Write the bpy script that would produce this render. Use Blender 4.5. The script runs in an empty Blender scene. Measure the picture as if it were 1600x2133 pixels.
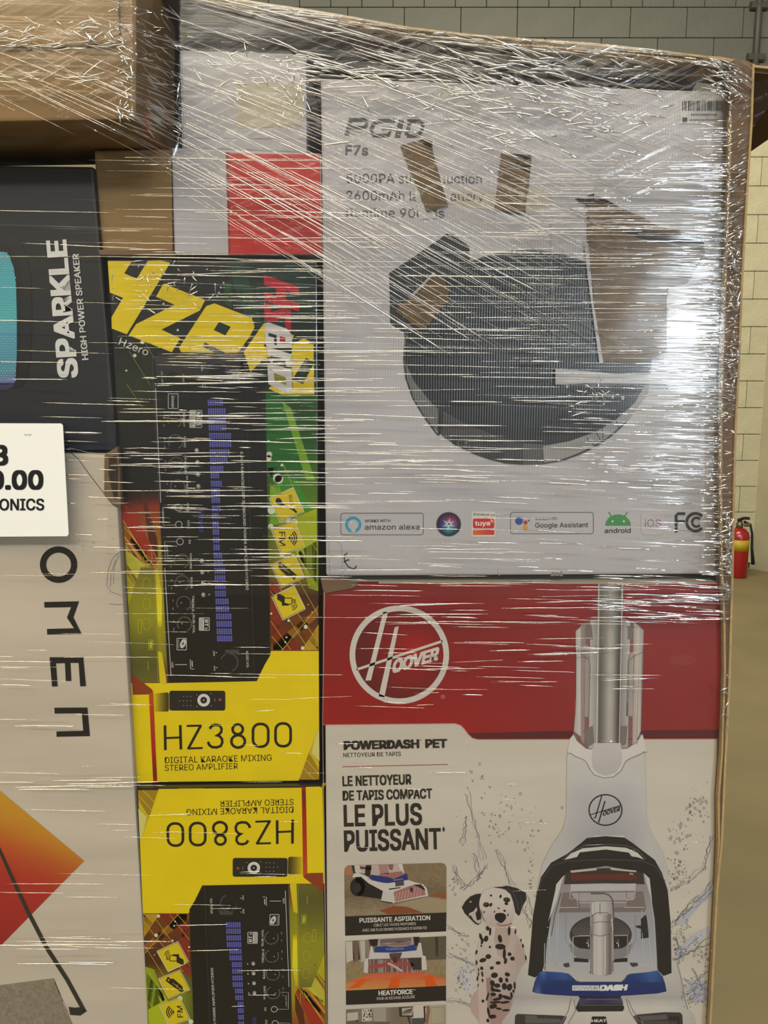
import bpy, bmesh, math, random
from mathutils import Vector, Matrix
from math import sin, cos, pi, tan, atan2, hypot

# ---------------------------------------------------------------- camera, world, lights, exposure
S = bpy.context.scene
F = 1540.0                       # focal length in pixels of the 1600 x 2133 frame
PITCH = math.radians(8.0)
CAM = Vector((0.0, -0.775, 1.245))
cd = bpy.data.cameras.new('camera'); cam = bpy.data.objects.new('camera', cd)
S.collection.objects.link(cam)
cam.location = CAM; cam.rotation_euler = (math.radians(90) - PITCH, 0, 0)
cd.sensor_fit = 'VERTICAL'; cd.sensor_height = 36.0; cd.lens = 36.0 * F / 2133.0
cd.clip_start = 0.02; cd.clip_end = 60
S.camera = cam
S.view_settings.view_transform = 'Standard'; S.view_settings.look = 'None'
S.view_settings.gamma = 1.0; S.view_settings.use_curve_mapping = False
S.view_settings.exposure = 0.0
S.cycles.max_bounces = 5; S.cycles.transparent_max_bounces = 16
S.cycles.sample_clamp_indirect = 4.0

w = bpy.data.worlds.new('warehouse_air'); S.world = w; w.use_nodes = True
w.node_tree.nodes['Background'].inputs[0].default_value = (0.78, 0.81, 0.84, 1)
w.node_tree.nodes['Background'].inputs[1].default_value = 0.36

def area(name, loc, target, sx, sy, radiance, col):
    l = bpy.data.lights.new(name, 'AREA'); l.shape = 'RECTANGLE'; l.size = sx; l.size_y = sy
    l.energy = radiance * sx * sy * pi; l.color = col
    o = bpy.data.objects.new(name, l); S.collection.objects.link(o); o.location = loc
    o.rotation_euler = (Vector(target) - Vector(loc)).to_track_quat('-Z', 'Y').to_euler()
    return o
T0 = (0.0, 0.0, 1.2)
# daylight through the open dock door behind the photographer, to the right
area('dock_door_daylight', (2.80, -6.0, 1.95), T0, 0.36, 0.36, 300, (0.80, 0.91, 1.0))
# a band of high windows on the wall behind
area('high_windows', (0.2, -6.0, 5.1), T0, 5.2, 0.7, 15, (0.82, 0.92, 1.0))
# the hall's warm lamps: rows of long fixtures under the roof
area('ceiling_lamp', (-1.2, -2.6, 4.2), T0, 5.0, 0.16, 36, (1.0, 0.74, 0.36))
area('ceiling_lamp', (-0.6, -5.2, 4.4), T0, 6.0, 0.16, 36, (1.0, 0.78, 0.42))
area('ceiling_lamp', (-3.2, -4.5, 4.3), T0, 2.4, 0.4, 20, (1.0, 0.88, 0.66))
area('ceiling_lamp', (0.6, 2.2, 4.3), (0.9, 4.9, 0.9), 3.0, 0.3, 60, (1.0, 0.92, 0.68))

# ---------------------------------------------------------------- helpers
ALB = 0.62                        # card and ink albedo against a clean white tile
def lin(c):
    return tuple(((v/255.0)/12.92 if v <= 10 else (((v/255.0)+0.055)/1.055)**2.4)*ALB for v in c[:3]) + (1.0,)
def ray(px, py):
    x = (px-800.0)/F; y = (1066.5-py)/F
    return Vector((x, cos(PITCH)+y*sin(PITCH), y*cos(PITCH)-sin(PITCH)))
def W(px, py, Y=0.0):
    """the point of the vertical plane y = Y that the pixel looks at"""
    r = ray(px, py); t = (Y-CAM.y)/r.y
    return CAM + r*t
def Z(x0, y0, s):
    return lambda x, y: (x0 + x/s, y0 + y/s)
def ident(x, y): return (x, y)

def mat(name, col, rough=0.6, spec=0.5, coat=0.0, metal=0.0, noise=0.0, nscale=40.0, bump=None, attr=False, fibre=False):
    m = bpy.data.materials.new(name); m.use_nodes = True
    nt = m.node_tree; N = nt.nodes; L = nt.links; b = N['Principled BSDF']
    b.inputs['Roughness'].default_value = rough
    b.inputs['Specular IOR Level'].default_value = spec
    b.inputs['Coat Weight'].default_value = coat
    b.inputs['Coat Roughness'].default_value = 0.15
    b.inputs['Metallic'].default_value = metal
    tc = N.new('ShaderNodeTexCoord')
    if attr:
        a = N.new('ShaderNodeAttribute'); a.attribute_name = 'Col'; src = a.outputs['Color']
    else:
        r = N.new('ShaderNodeRGB'); r.outputs[0].default_value = lin(col); src = r.outputs[0]
    if noise:
        n = N.new('ShaderNodeTexNoise'); n.inputs['Scale'].default_value = nscale; n.inputs['Detail'].default_value = 5
        mp = N.new('ShaderNodeMapping')
        if fibre: mp.inputs['Scale'].default_value = (0.25, 1, 1.6)
        L.new(tc.outputs['Object'], mp.inputs[0]); L.new(mp.outputs[0], n.inputs['Vector'])
        mr = N.new('ShaderNodeMapRange'); mr.inputs['To Min'].default_value = 1-noise; mr.inputs['To Max'].default_value = 1+noise*0.6
        mr.inputs['From Min'].default_value = 0.3; mr.inputs['From Max'].default_value = 0.7
        L.new(n.outputs['Fac'], mr.inputs['Value'])
        mx = N.new('ShaderNodeMix'); mx.data_type = 'RGBA'; mx.blend_type = 'MULTIPLY'; mx.inputs[0].default_value = 1
        L.new(src, mx.inputs[6]); L.new(mr.outputs[0], mx.inputs[7]); src = mx.outputs[2]
    L.new(src, b.inputs['Base Color'])
    if bump:
        kind, scale, dist = bump
        if kind == 'flute':                       # vertical corrugation telegraphing through glossy liner
            wv = N.new('ShaderNodeTexWave'); wv.wave_type = 'BANDS'; wv.bands_direction = 'X'
            wv.inputs['Scale'].default_value = scale; wv.inputs['Distortion'].default_value = 0.6; wv.inputs['Detail'].default_value = 2
            wv.inputs['Detail Scale'].default_value = 0.6
            L.new(tc.outputs['Object'], wv.inputs['Vector']); h = wv.outputs['Fac']
        else:
            wv = N.new('ShaderNodeTexNoise'); wv.inputs['Scale'].default_value = scale; wv.inputs['Detail'].default_value = 3
            L.new(tc.outputs['Object'], wv.inputs['Vector']); h = wv.outputs['Fac']
        bp = N.new('ShaderNodeBump'); bp.inputs['Distance'].default_value = dist; bp.inputs['Strength'].default_value = 1
        L.new(h, bp.inputs['Height']); L.new(bp.outputs[0], b.inputs['Normal'])
        L.new(bp.outputs[0], b.inputs['Coat Normal'])
    return m

M = {}
M['print'] = mat('printed_ink', None, 0.42, 0.4, attr=True, noise=0.05, nscale=25)
M['gloss_print'] = mat('glossy_printed_ink', None, 0.32, 0.4, coat=0.1, attr=True, bump=('noise', 26, 0.0012))
M['flute_print'] = mat('glossy_fluted_ink', None, 0.28, 0.4, coat=0.0, attr=True, bump=('flute', 115, 0.00013))
M['flute_white'] = mat('glossy_white_fluted_card', (200, 199, 208), 0.28, 0.4, coat=0.0, bump=('flute', 115, 0.00013), noise=0.04, nscale=9)
M['white_card'] = mat('white_card', (214, 207, 196), 0.45, 0.4, noise=0.09, nscale=14, fibre=True)
M['scuffed_card'] = mat('scuffed_white_card', (212, 201, 186), 0.5, 0.4, noise=0.13, nscale=11, fibre=True)
M['white_gloss'] = mat('white_coated_card', (192, 190, 197), 0.35, 0.5, coat=0.2, noise=0.06, nscale=12)
M['kraft'] = mat('kraft_board', (154, 124, 82), 0.75, 0.25, noise=0.12, nscale=60, fibre=True)
M['kraft_dark'] = mat('brown_kraft_board', (128, 103, 82), 0.75, 0.25, noise=0.14, nscale=40, fibre=True)
M['kraft_shaded'] = mat('shade_darkened_kraft', (108, 86, 70), 0.75, 0.2, noise=0.14, nscale=40, fibre=True)  # kraft with the shade under the lid flap put into its colour
M['kraft_light'] = mat('kraft_cut_edge', (196, 168, 122), 0.8, 0.2, noise=0.15, nscale=120)
M['torn'] = mat('torn_inner_paper', (126, 106, 82), 0.85, 0.2, noise=0.22, nscale=70, bump=('noise', 140, 0.0015))
M['torn_dark'] = mat('torn_dark_fibre', (62, 52, 42), 0.9, 0.2, noise=0.3, nscale=200, bump=('noise', 200, 0.003))
M['black_card'] = mat('charcoal_card', (38, 39, 43), 0.5, 0.3, coat=0.0, noise=0.10, nscale=30, fibre=True)
M['hz_black'] = mat('glossy_black_card', (16, 16, 15), 0.3, 0.5, coat=0.3)
M['red_card'] = mat('red_card', (196, 38, 26), 0.4, 0.45, coat=0.15, noise=0.06, nscale=16)
M['hoover_red'] = mat('crimson_card', (150, 22, 26), 0.4, 0.45, noise=0.05, nscale=16)
M['paper'] = mat('bright_label_paper', (268, 271, 270), 0.5, 0.4)
M['concrete'] = mat('concrete_floor', (158, 142, 104), 0.6, 0.4, noise=0.14, nscale=2.2)
M['block_light'] = mat('painted_block', (216, 208, 174), 0.7, 0.3, noise=0.10, nscale=8, bump=('noise', 60, 0.004))
M['block_dark'] = mat('grey_block', (104, 104, 97), 0.7, 0.3, noise=0.10, nscale=6, bump=('noise', 60, 0.004))
M['mortar'] = mat('mortar', (150, 142, 112), 0.9, 0.2)
def mortar_split(z):
    nt = M['mortar'].node_tree; N = nt.nodes; L = nt.links; g = N.new('ShaderNodeNewGeometry'); sx = N.new('ShaderNodeSeparateXYZ'); L.new(g.outputs['Position'], sx.inputs[0])
    gt = N.new('ShaderNodeMath'); gt.operation = 'GREATER_THAN'; gt.inputs[1].default_value = z; L.new(sx.outputs[2], gt.inputs[0])
    mx = N.new('ShaderNodeMix'); mx.data_type = 'RGBA'; mx.inputs[6].default_value = lin((178, 170, 138)); mx.inputs[7].default_value = lin((80, 79, 72)); L.new(gt.outputs[0], mx.inputs[0]); L.new(mx.outputs[2], N['Principled BSDF'].inputs['Base Color'])
M['ext_red'] = mat('extinguisher_red', (176, 18, 24), 0.3, 0.5, coat=0.4)
M['ext_label'] = mat('extinguisher_yellow', (206, 178, 20), 0.5)
M['rubber'] = mat('black_rubber', (34, 32, 30), 0.6)
M['brass'] = mat('valve_metal', (150, 140, 110), 0.4, metal=0.7)
M['conduit'] = mat('conduit_paint', (74, 72, 64), 0.6)
M['pilaster'] = mat('pilaster_paint', (196, 188, 156), 0.7, 0.3, noise=0.10, nscale=5)
M['wood'] = mat('pallet_wood', (168, 136, 92), 0.8, noise=0.2, nscale=20)

def film_mat(name, direction_deg, fac, rough, zfreq, xfreq, dist, tint=(0.97, 0.97, 0.965), haze=0.0, crump=0.0, flat=0.0):
    """clear stretch film: mostly see-through, a little glossy reflection off stretched ripples"""
    m = bpy.data.materials.new(name); m.use_nodes = True; nt = m.node_tree; N = nt.nodes; L = nt.links
    N.clear(); out = N.new('ShaderNodeOutputMaterial')
    tc = N.new('ShaderNodeTexCoord')
    rot = N.new('ShaderNodeMapping'); rot.vector_type = 'POINT'
    rot.inputs['Rotation'].default_value = (0, math.radians(-direction_deg), 0)
    L.new(tc.outputs['Object'], rot.inputs[0])
    def streak(xf, zf, det, off):
        mp = N.new('ShaderNodeMapping'); mp.inputs['Scale'].default_value = (xf, 4, zf); mp.inputs['Location'].default_value = (off, off*2, off*3)
        L.new(rot.outputs[0], mp.inputs[0])
        n = N.new('ShaderNodeTexNoise'); n.inputs['Scale'].default_value = 1; n.inputs['Detail'].default_value = det
        L.new(mp.outputs[0], n.inputs['Vector']); return n.outputs['Fac']
    a = streak(xfreq, zfreq, 2, 0.0); b_ = streak(xfreq*0.35, zfreq*0.28, 1, 7.3)
    msk = N.new('ShaderNodeTexNoise'); msk.inputs['Scale'].default_value = 5; msk.inputs['Detail'].default_value = 2
    L.new(tc.outputs['Object'], msk.inputs['Vector'])
    mr = N.new('ShaderNodeMapRange'); mr.inputs['From Min'].default_value = 0.38; mr.inputs['From Max'].default_value = 0.62; mr.inputs['To Min'].default_value = 0.25
    L.new(msk.outputs['Fac'], mr.inputs['Value'])
    mu = N.new('ShaderNodeMath'); mu.operation = 'MULTIPLY'; L.new(a, mu.inputs[0]); L.new(mr.outputs[0], mu.inputs[1])
    m2 = N.new('ShaderNodeMath'); m2.operation = 'MULTIPLY_ADD'; m2.inputs[1].default_value = 2.2; L.new(b_, m2.inputs[0]); L.new(mu.outputs[0], m2.inputs[2])
    h = m2.outputs[0]
    if crump:
        cn = N.new('ShaderNodeTexNoise'); cn.inputs['Scale'].default_value = 90; cn.inputs['Detail'].default_value = 3
        L.new(tc.outputs['Object'], cn.inputs['Vector'])
        m3 = N.new('ShaderNodeMath'); m3.operation = 'MULTIPLY_ADD'; m3.inputs[1].default_value = crump; L.new(cn.outputs['Fac'], m3.inputs[0]); L.new(h, m3.inputs[2]); h = m3.outputs[0]
    bp = N.new('ShaderNodeBump'); bp.inputs['Distance'].default_value = dist; L.new(h, bp.inputs['Height'])
    g = N.new('ShaderNodeBsdfGlossy'); g.inputs['Roughness'].default_value = rough; L.new(bp.outputs[0], g.inputs['Normal'])
    t = N.new('ShaderNodeBsdfTransparent'); t.inputs[0].default_value = (*tint, 1)
    mx = N.new('ShaderNodeMixShader'); mx.inputs[0].default_value = fac
    L.new(t.outputs[0], mx.inputs[1]); L.new(g.outputs[0], mx.inputs[2]); last = mx.outputs[0]
    if flat:
        g2 = N.new('ShaderNodeBsdfGlossy'); g2.inputs['Roughness'].default_value = 0.16
        m5 = N.new('ShaderNodeMixShader'); m5.inputs[0].default_value = flat; L.new(last, m5.inputs[1]); L.new(g2.outputs[0], m5.inputs[2]); last = m5.outputs[0]
    if haze:
        d = N.new('ShaderNodeBsdfDiffuse'); d.inputs[0].default_value = (0.8, 0.8, 0.8, 1)
        m4 = N.new('ShaderNodeMixShader'); m4.inputs[0].default_value = haze; L.new(last, m4.inputs[1]); L.new(d.outputs[0], m4.inputs[2]); last = m4.outputs[0]
    L.new(last, out.inputs['Surface'])
    return m

# ---- things, parts
def props(o, label=None, cat=None, group=None, kind=None):
    if label: o['label'] = label
    if cat: o['category'] = cat
    if group: o['group'] = group
    if kind: o['kind'] = kind
    return o
def empty(name, loc, label=None, cat=None, group=None, kind=None):
    o = bpy.data.objects.new(name, None); o.empty_display_size = 0.05; o.location = loc
    S.collection.objects.link(o); return props(o, label, cat, group, kind)
def link(name, verts, faces, mats, parent=None, cols=None, smooth=False, midx=None):
    """verts in world space; kept relative to the top-level thing"""
    top = parent
    while top is not None and top.parent is not None: top = top.parent
    off = Vector(top.location) if top is not None else Vector((0, 0, 0))
    if top is None:
        xs = [v[0] for v in verts]; ys = [v[1] for v in verts]; zs = [v[2] for v in verts]
        off = Vector(((min(xs)+max(xs))/2, (min(ys)+max(ys))/2, min(zs)))
    me = bpy.data.meshes.new(name); me.from_pydata([tuple(Vector(v)-off) for v in verts], [], faces)
    if cols:
        at = me.color_attributes.new('Col', 'FLOAT_COLOR', 'CORNER'); flat = []
        for f, c in zip(faces, cols):
            if isinstance(c, list):
                for k in c: flat += k
            else: flat += list(c)*len(f)
        at.data.foreach_set('color', flat)
    for mm in (mats if isinstance(mats, (list, tuple)) else [mats]): me.materials.append(mm)
    if midx: me.polygons.foreach_set('material_index', midx)
    if smooth: me.polygons.foreach_set('use_smooth', [True]*len(me.polygons))
    me.update()
    o = bpy.data.objects.new(name, me); S.collection.objects.link(o)
    if parent is not None: o.parent = parent
    else: o.location = off
    return o
def bevel_obj(o, wdt, seg=2):
    bm = bmesh.new(); bm.from_mesh(o.data); bmesh.ops.recalc_face_normals(bm, faces=bm.faces[:])
    bmesh.ops.bevel(bm, geom=bm.edges[:], offset=wdt, segments=seg, affect='EDGES', profile=0.6)
    bm.to_mesh(o.data); bm.free()
def prism(pts, Y0, Y1):
    """px outline on the plane y=Y0, pushed straight back to y=Y1"""
    f = [W(x, y, Y0) for x, y in pts]; b = [Vector((p.x, Y1, p.z)) for p in f]; n = len(pts)
    faces = [list(range(n))[::-1], list(range(n, 2*n))] + [[i, (i+1) % n, n+(i+1) % n, n+i] for i in range(n)]
    return f+b, faces
def prism_obj(name, pts, Y0, Y1, m, parent=None, bev=0.0, seg=2):
    v, f = prism(pts, Y0, Y1); o = link(name, v, f, m, parent)
    bm = bmesh.new(); bm.from_mesh(o.data); bmesh.ops.recalc_face_normals(bm, faces=bm.faces[:]); bm.to_mesh(o.data); bm.free()
    if bev: bevel_obj(o, bev, seg)
    return o

# ---- flat print
_txt = {}
try:        # the sans serif that ships inside Blender; its built-in face otherwise
    import os
    SANS = bpy.data.fonts.load(os.path.join(bpy.utils.system_resource('DATAFILES'), 'fonts', 'Inter.woff2'))
except Exception:
    SANS = None
def glyphs(s, bold):
    k = (s, bold)
    if k in _txt: return _txt[k]
    cu = bpy.data.curves.new('t', 'FONT'); cu.body = s; cu.size = 40.0; cu.resolution_u = 4; cu.fill_mode = 'FRONT'
    if SANS: cu.font = SANS
    o = bpy.data.objects.new('t', cu); S.collection.objects.link(o)
    dg = bpy.context.evaluated_depsgraph_get(); me = o.evaluated_get(dg).to_mesh()
    v = [(p.co.x/40.0, p.co.y/40.0) for p in me.vertices]; f = [list(p.vertices) for p in me.polygons]
    o.evaluated_get(dg).to_mesh_clear(); bpy.data.objects.remove(o); bpy.data.curves.remove(cu)
    if bold:                                      # heavier strokes: the same glyphs set again a hair to each side
        n = len(v); V = []; FF = []
        hb = abs(bold)*(1 if bold > 0 else 0)
        for q, (ox, oy) in enumerate(((-1, -1), (1, -1), (-1, 1), (1, 1), (0, 0), (-1, 0), (1, 0), (0, 1), (0, -1))):
            if hb == 0 and q != 4: continue
            b0 = len(V); V += [(x+ox*hb, y+oy*hb*0.7, q*4e-6) for x, y in v]; FF += [[b0+i for i in g_] for g_ in f]
        v, f = V, FF
    _txt[k] = (v, f); return v, f
CAPH = {}
def clip(poly, ax, val, keep_less):
    out = []; n = len(poly)
    for i in range(n):
        a = poly[i]; b = poly[(i+1) % n]
        ia = (a[ax] <= val) if keep_less else (a[ax] >= val); ib = (b[ax] <= val) if keep_less else (b[ax] >= val)
        if ia: out.append(a)
        if ia != ib:
            t = (val-a[ax])/(b[ax]-a[ax]); out.append((a[0]+(b[0]-a[0])*t, a[1]+(b[1]-a[1])*t))
    return out
def area2(p): return sum(p[i][0]*p[(i+1) % len(p)][1]-p[(i+1) % len(p)][0]*p[i][1] for i in range(len(p)))
class Print:
    def __init__(s, Y, fr=ident): s.Y = Y; s.fr = fr; s.v = []; s.f = []; s.c = []; s.k = 1.0
    def _add(s, pts, faces, cols, layer):
        b = len(s.v); y = s.Y-0.00035-layer*0.00007
        for p in pts: s.v.append(W(p[0], p[1], y-(p[2] if len(p) > 2 else 0)))
        for f in faces: s.f.append([b+i for i in f])
        s.c += cols
    def poly(s, pts, col, layer=1, fr=None):
        fr = fr or s.fr; q = [fr(*p) for p in pts]
        if area2(q) < 0: q.reverse()
        q.reverse()
        s._add(q, [list(range(len(q)))], [lin(col)], layer)
    def rect(s, x0, y0, x1, y1, col, layer=1, fr=None): s.poly([(x0, y0), (x1, y0), (x1, y1), (x0, y1)], col, layer, fr)
    def line(s, pts, wd, col, layer=2, fr=None, closed=False):
        fr = fr or s.fr; P = list(pts); n = len(P)
        if closed: P = P+[P[0], P[1]]
        L = []; R = []
        m = len(P)
        for i in range(m):
            a = P[max(i-1, 0)]; b = P[min(i+1, m-1)]
            dx, dy = b[0]-a[0], b[1]-a[1]; d = hypot(dx, dy) or 1
            ww = wd[min(i, len(wd)-1)] if isinstance(wd, (list, tuple)) else wd
            nx, ny = -dy/d*ww/2, dx/d*ww/2
            L.append(fr(P[i][0]+nx, P[i][1]+ny)); R.append(fr(P[i][0]-nx, P[i][1]-ny))
        pts2 = L+R; faces = [[i, i+1, m+i+1, m+i] for i in range(m-1)]
        s._add(pts2, faces, [lin(col)]*len(faces), layer)
    def ellipse(s, cx, cy, rx, ry, col, layer=1, n=36, a0=0, a1=360, fr=None, rot=0):
        c_, s_ = cos(math.radians(rot)), sin(math.radians(rot)); full = abs(a1-a0) >= 360
        P = []
        for i in range(n if full else n+1):
            a = math.radians(a0+(a1-a0)*i/n); x, y = rx*cos(a), ry*sin(a); P.append((cx+x*c_-y*s_, cy+x*s_+y*c_))
        s.poly(P, col, layer, fr)
    def arc(s, cx, cy, rx, ry, wd, col, layer=2, a0=0, a1=360, n=40, fr=None):
        s.line([(cx+rx*cos(math.radians(a0+(a1-a0)*i/n)), cy+ry*sin(math.radians(a0+(a1-a0)*i/n))) for i in range(n+1)], wd, col, layer, fr)
    def dots(s, cx, cy, r, rd, col, n=16, a0=130, a1=410, layer=4, fr=None):
        for i in range(n):
            a = math.radians(a0+(a1-a0)*i/(n-1)); s.ellipse(cx+r*cos(a), cy+r*sin(a), rd, rd, col, layer, 6, fr=fr)
    def grad(s, pts, fn, nx=12, ny=12, layer=1, fr=None):
        """polygon filled with a printed colour blend fn(x,y) in the frame's units"""
        fr = fr or s.fr; xs = [p[0] for p in pts]; ys = [p[1] for p in pts]
        x0, x1, y0, y1 = min(xs), max(xs), min(ys), max(ys)
        for i in range(nx):
            a = clip(clip(list(pts), 0, x0+(x1-x0)*i/nx, False), 0, x0+(x1-x0)*(i+1)/nx, True)
            if len(a) < 3: continue
            for j in range(ny):
                b = clip(clip(a, 1, y0+(y1-y0)*j/ny, False), 1, y0+(y1-y0)*(j+1)/ny, True)
                if len(b) < 3 or abs(area2(b)) < 1e-4: continue
                if area2(b) > 0: b = b[::-1]
                s._add([fr(*p) for p in b], [list(range(len(b)))], [[lin(fn(*p)) for p in b]], layer)
    def rrect(s, x0, y0, x1, y1, r, col, layer=1, fr=None, wd=None):
        P = []
        for cx, cy, a in ((x1-r, y1-r, 0), (x0+r, y1-r, 90), (x0+r, y0+r, 180), (x1-r, y0+r, 270)):
            for k in range(6):
                t = math.radians(a+90*k/5); P.append((cx+r*cos(t), cy+r*sin(t)))
        if wd: s.line(P, wd, col, layer, fr, closed=True)
        else: s.poly(P, col, layer, fr)
    def text(s, t, p0, p1, cap, col, layer=5, bold=0.0, fr=None, shear=0.0, up=None, fit=True):
        """text whose baseline runs from p0 to p1; cap = height of the capitals, in frame units"""
        fr = fr or s.fr; v, f = glyphs(t, bold)
        if 'H' not in CAPH:
            hv, _ = glyphs('H', 0.0); CAPH['H'] = max(p[1] for p in hv)
        ch = CAPH['H']; x0 = min(p[0] for p in v); x1 = max(p[0] for p in v)
        dx, dy = p1[0]-p0[0], p1[1]-p0[1]; d = hypot(dx, dy)
        if up is None: up = (dy/d, -dx/d)
        pts = []
        for g3 in v:
            x, y = g3[0], g3[1]; vv = y/ch*cap; u = (x-x0)/(x1-x0)*d + shear*vv
            q = (p0[0]+dx/d*u+up[0]*vv, p0[1]+dy/d*u+up[1]*vv); pts.append(tuple(fr(*q))+((g3[2],) if len(g3) > 2 else ()))
        s._add(pts, f, [lin(col)]*len(f), layer)
    def done(s, name, parent, m='print', label=None):
        if not s.f: return None
        o = link(name, s.v, s.f, M[m] if isinstance(m, str) else m, parent, cols=s.c)
        s.v, s.f, s.c = [], [], []
        return props(o, label)

def lerp(a, b, t): t = max(0, min(1, t)); return tuple(a[i]+(b[i]-a[i])*t for i in range(len(a)))
def ramp(stops, x):
    if x <= stops[0][0]: return stops[0][1]
    for (x0, c0), (x1, c1) in zip(stops, stops[1:]):
        if x <= x1: return lerp(c0, c1, (x-x0)/(x1-x0))
    return stops[-1][1]
def interp(pts, y):
    """x of a polyline given as (y, x) pairs"""
    if y <= pts[0][0]: return pts[0][1]
    for (a, b), (c, d) in zip(pts, pts[1:]):
        if y <= c: return b+(d-b)*(y-a)/(c-a)
    return pts[-1][1]
def down(px, py, Y, z):
    """pixel row where the vertical line through (px,py) on plane Y reaches height z -> returns world point"""
    p = W(px, py, Y); return Vector((p.x, p.y, z))
def box(label, cat, quad, Y0, depth, m, bev=0.002, name='carton', group=None, zbot=None, body='carton_body'):
    """a closed box whose front face is the px quad TL,TR,BR,BL on plane Y0"""
    P = [W(*q, Y0) for q in quad]
    if zbot is not None:
        for k, j in ((2, 1), (3, 0)):
            d = P[k]-P[j]; t = (zbot-P[j].z)/d.z; P[k] = P[j]+d*t
    cx = sum(p.x for p in P)/4; zb = min(p.z for p in P)
    t = empty(name, (cx, Y0+depth/2, zb), label, cat, group)
    b = [Vector((p.x, Y0+depth, p.z)) for p in P]
    o = link(body, P+b, [[0, 3, 2, 1], [4, 5, 6, 7], [0, 1, 5, 4], [1, 2, 6, 5], [2, 3, 7, 6], [3, 0, 4, 7]], m, t)
    bevel_obj(o, bev)
    return t
# ================================================================ the hall behind
random.seed(4)
WY = 4.92                                       # back wall plane
def quad_xz(x0, x1, z0, z1, y): return [Vector((x0, y, z0)), Vector((x1, y, z0)), Vector((x1, y, z1)), Vector((x0, y, z1))]
fl = link('floor', [(-9, -9, 0), (7, -9, 0), (7, WY+0.1, 0), (-9, WY+0.1, 0)], [[0, 1, 2, 3]], M['concrete']); fl['kind'] = 'structure'
J = M['torn_dark']
# sawn joint across the floor, visible as a dark line right of the load
jp = [(1400, 1421), (1900, 1433)]
def onfloor(px, py):
    r = ray(px, py); t = -CAM.z/r.z; return CAM+r*t
a, b = onfloor(1480, 1427), onfloor(1760, 1434)
jo = link('floor_joint', [(a.x-1, a.y-0.004, 0.001), (b.x+1, b.y-0.004, 0.001), (b.x+1, b.y+0.008, 0.001), (a.x-1, a.y+0.008, 0.001)], [[0, 1, 2, 3]], J, None); jo.parent = fl; jo.matrix_parent_inverse = fl.matrix_world.inverted()
jo.location = jo.location
wall = link('wall_back', *[[Vector((-9, WY, 0)), Vector((7, WY, 0)), Vector((7, WY, 6)), Vector((-9, WY, 6)),
     Vector((-9, WY+0.2, 0)), Vector((7, WY+0.2, 0)), Vector((7, WY+0.2, 6)), Vector((-9, WY+0.2, 6))],
     [[0, 1, 2, 3], [5, 4, 7, 6], [0, 4, 5, 1], [3, 2, 6, 7], [0, 3, 7, 4], [1, 5, 6, 2]]], M['mortar']); wall['kind'] = 'structure'
zsplit = W(1585, 235, WY).z                     # grey above, cream below
mortar_split(zsplit)
def blockmesh(bw, bh):
    bm = bmesh.new(); bmesh.ops.create_cube(bm, size=1)
    for v in bm.verts: v.co = Vector((v.co.x*bw, v.co.y*0.05, v.co.z*bh))
    bmesh.ops.bevel(bm, geom=bm.edges[:], offset=0.003, segments=1, affect='EDGES')
    me = bpy.data.meshes.new('block'); bm.to_mesh(me); bm.free(); return me
bmL = blockmesh(0.396, 0.196); bmL.materials.append(M['block_light'])
bmD = blockmesh(0.396, 0.196); bmD.materials.append(M['block_dark'])
bmH = blockmesh(0.216, 0.196); bmH.materials.append(M['block_dark'])
xa = W(900+400/2.2857, 100, WY).x               # a joint seen at this column
ztop = W(1100, 20, WY).z                        # bed joint below the half-length course
wall_off = Vector(wall.location)
def put_block(me, x, z, y=WY-0.008):
    o = bpy.data.objects.new('block', me); S.collection.objects.link(o); o.parent = wall
    o.location = Vector((x, y, z)) - wall_off; return o
row = -1
zz = ztop+0.1
k = 0
while zz < W(1100, -60, WY).z+0.1:              # courses above the joint
    x = xa-12*0.22
    while x < 3.0:
        if x > W(420, 0, WY).x-0.3: put_block(bmH, x+0.11, zz)
        x += 0.22
    zz += 0.2; k += 1
zz = ztop-0.1; k = 0
while zz > 0.05:
    sh = 0.0 if k % 2 == 0 else 0.2
    px_left = 420 if zz > W(1500, 240, WY).z else 1450
    x = xa-8*0.4+sh
    xmin = W(px_left, 600, WY).x
    while x < W(1700, 600, WY).x:
        if x > xmin-0.4: put_block(bmD if zz > zsplit else bmL, x+0.2, zz)
        x += 0.4
    zz -= 0.2; k += 1
# a pilaster standing out from the wall at the far right
px0 = W(1566, 1000, WY).x+0.02
pil = link('trim_1', *[[Vector((x, y, z)) for z in (0, zsplit) for (x, y) in ((px0, WY-0.02), (px0+0.10, WY-0.16), (px0+0.62, WY-0.16), (px0+0.62, WY-0.02))],
     [[0, 1, 5, 4], [1, 2, 6, 5], [2, 3, 7, 6], [3, 0, 4, 7], [4, 5, 6, 7], [3, 2, 1, 0]]], M['pilaster']); pil['kind'] = 'structure'
pb = blockmesh(0.50, 0.190); pb.materials.append(M['pilaster']); po = Vector(pil.location)
for i in range(int(zsplit/0.2)):
    o = bpy.data.objects.new('block', pb); S.collection.objects.link(o); o.parent = pil
    o.location = Vector((px0+0.37, WY-0.155, 0.1+i*0.2))-po
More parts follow.
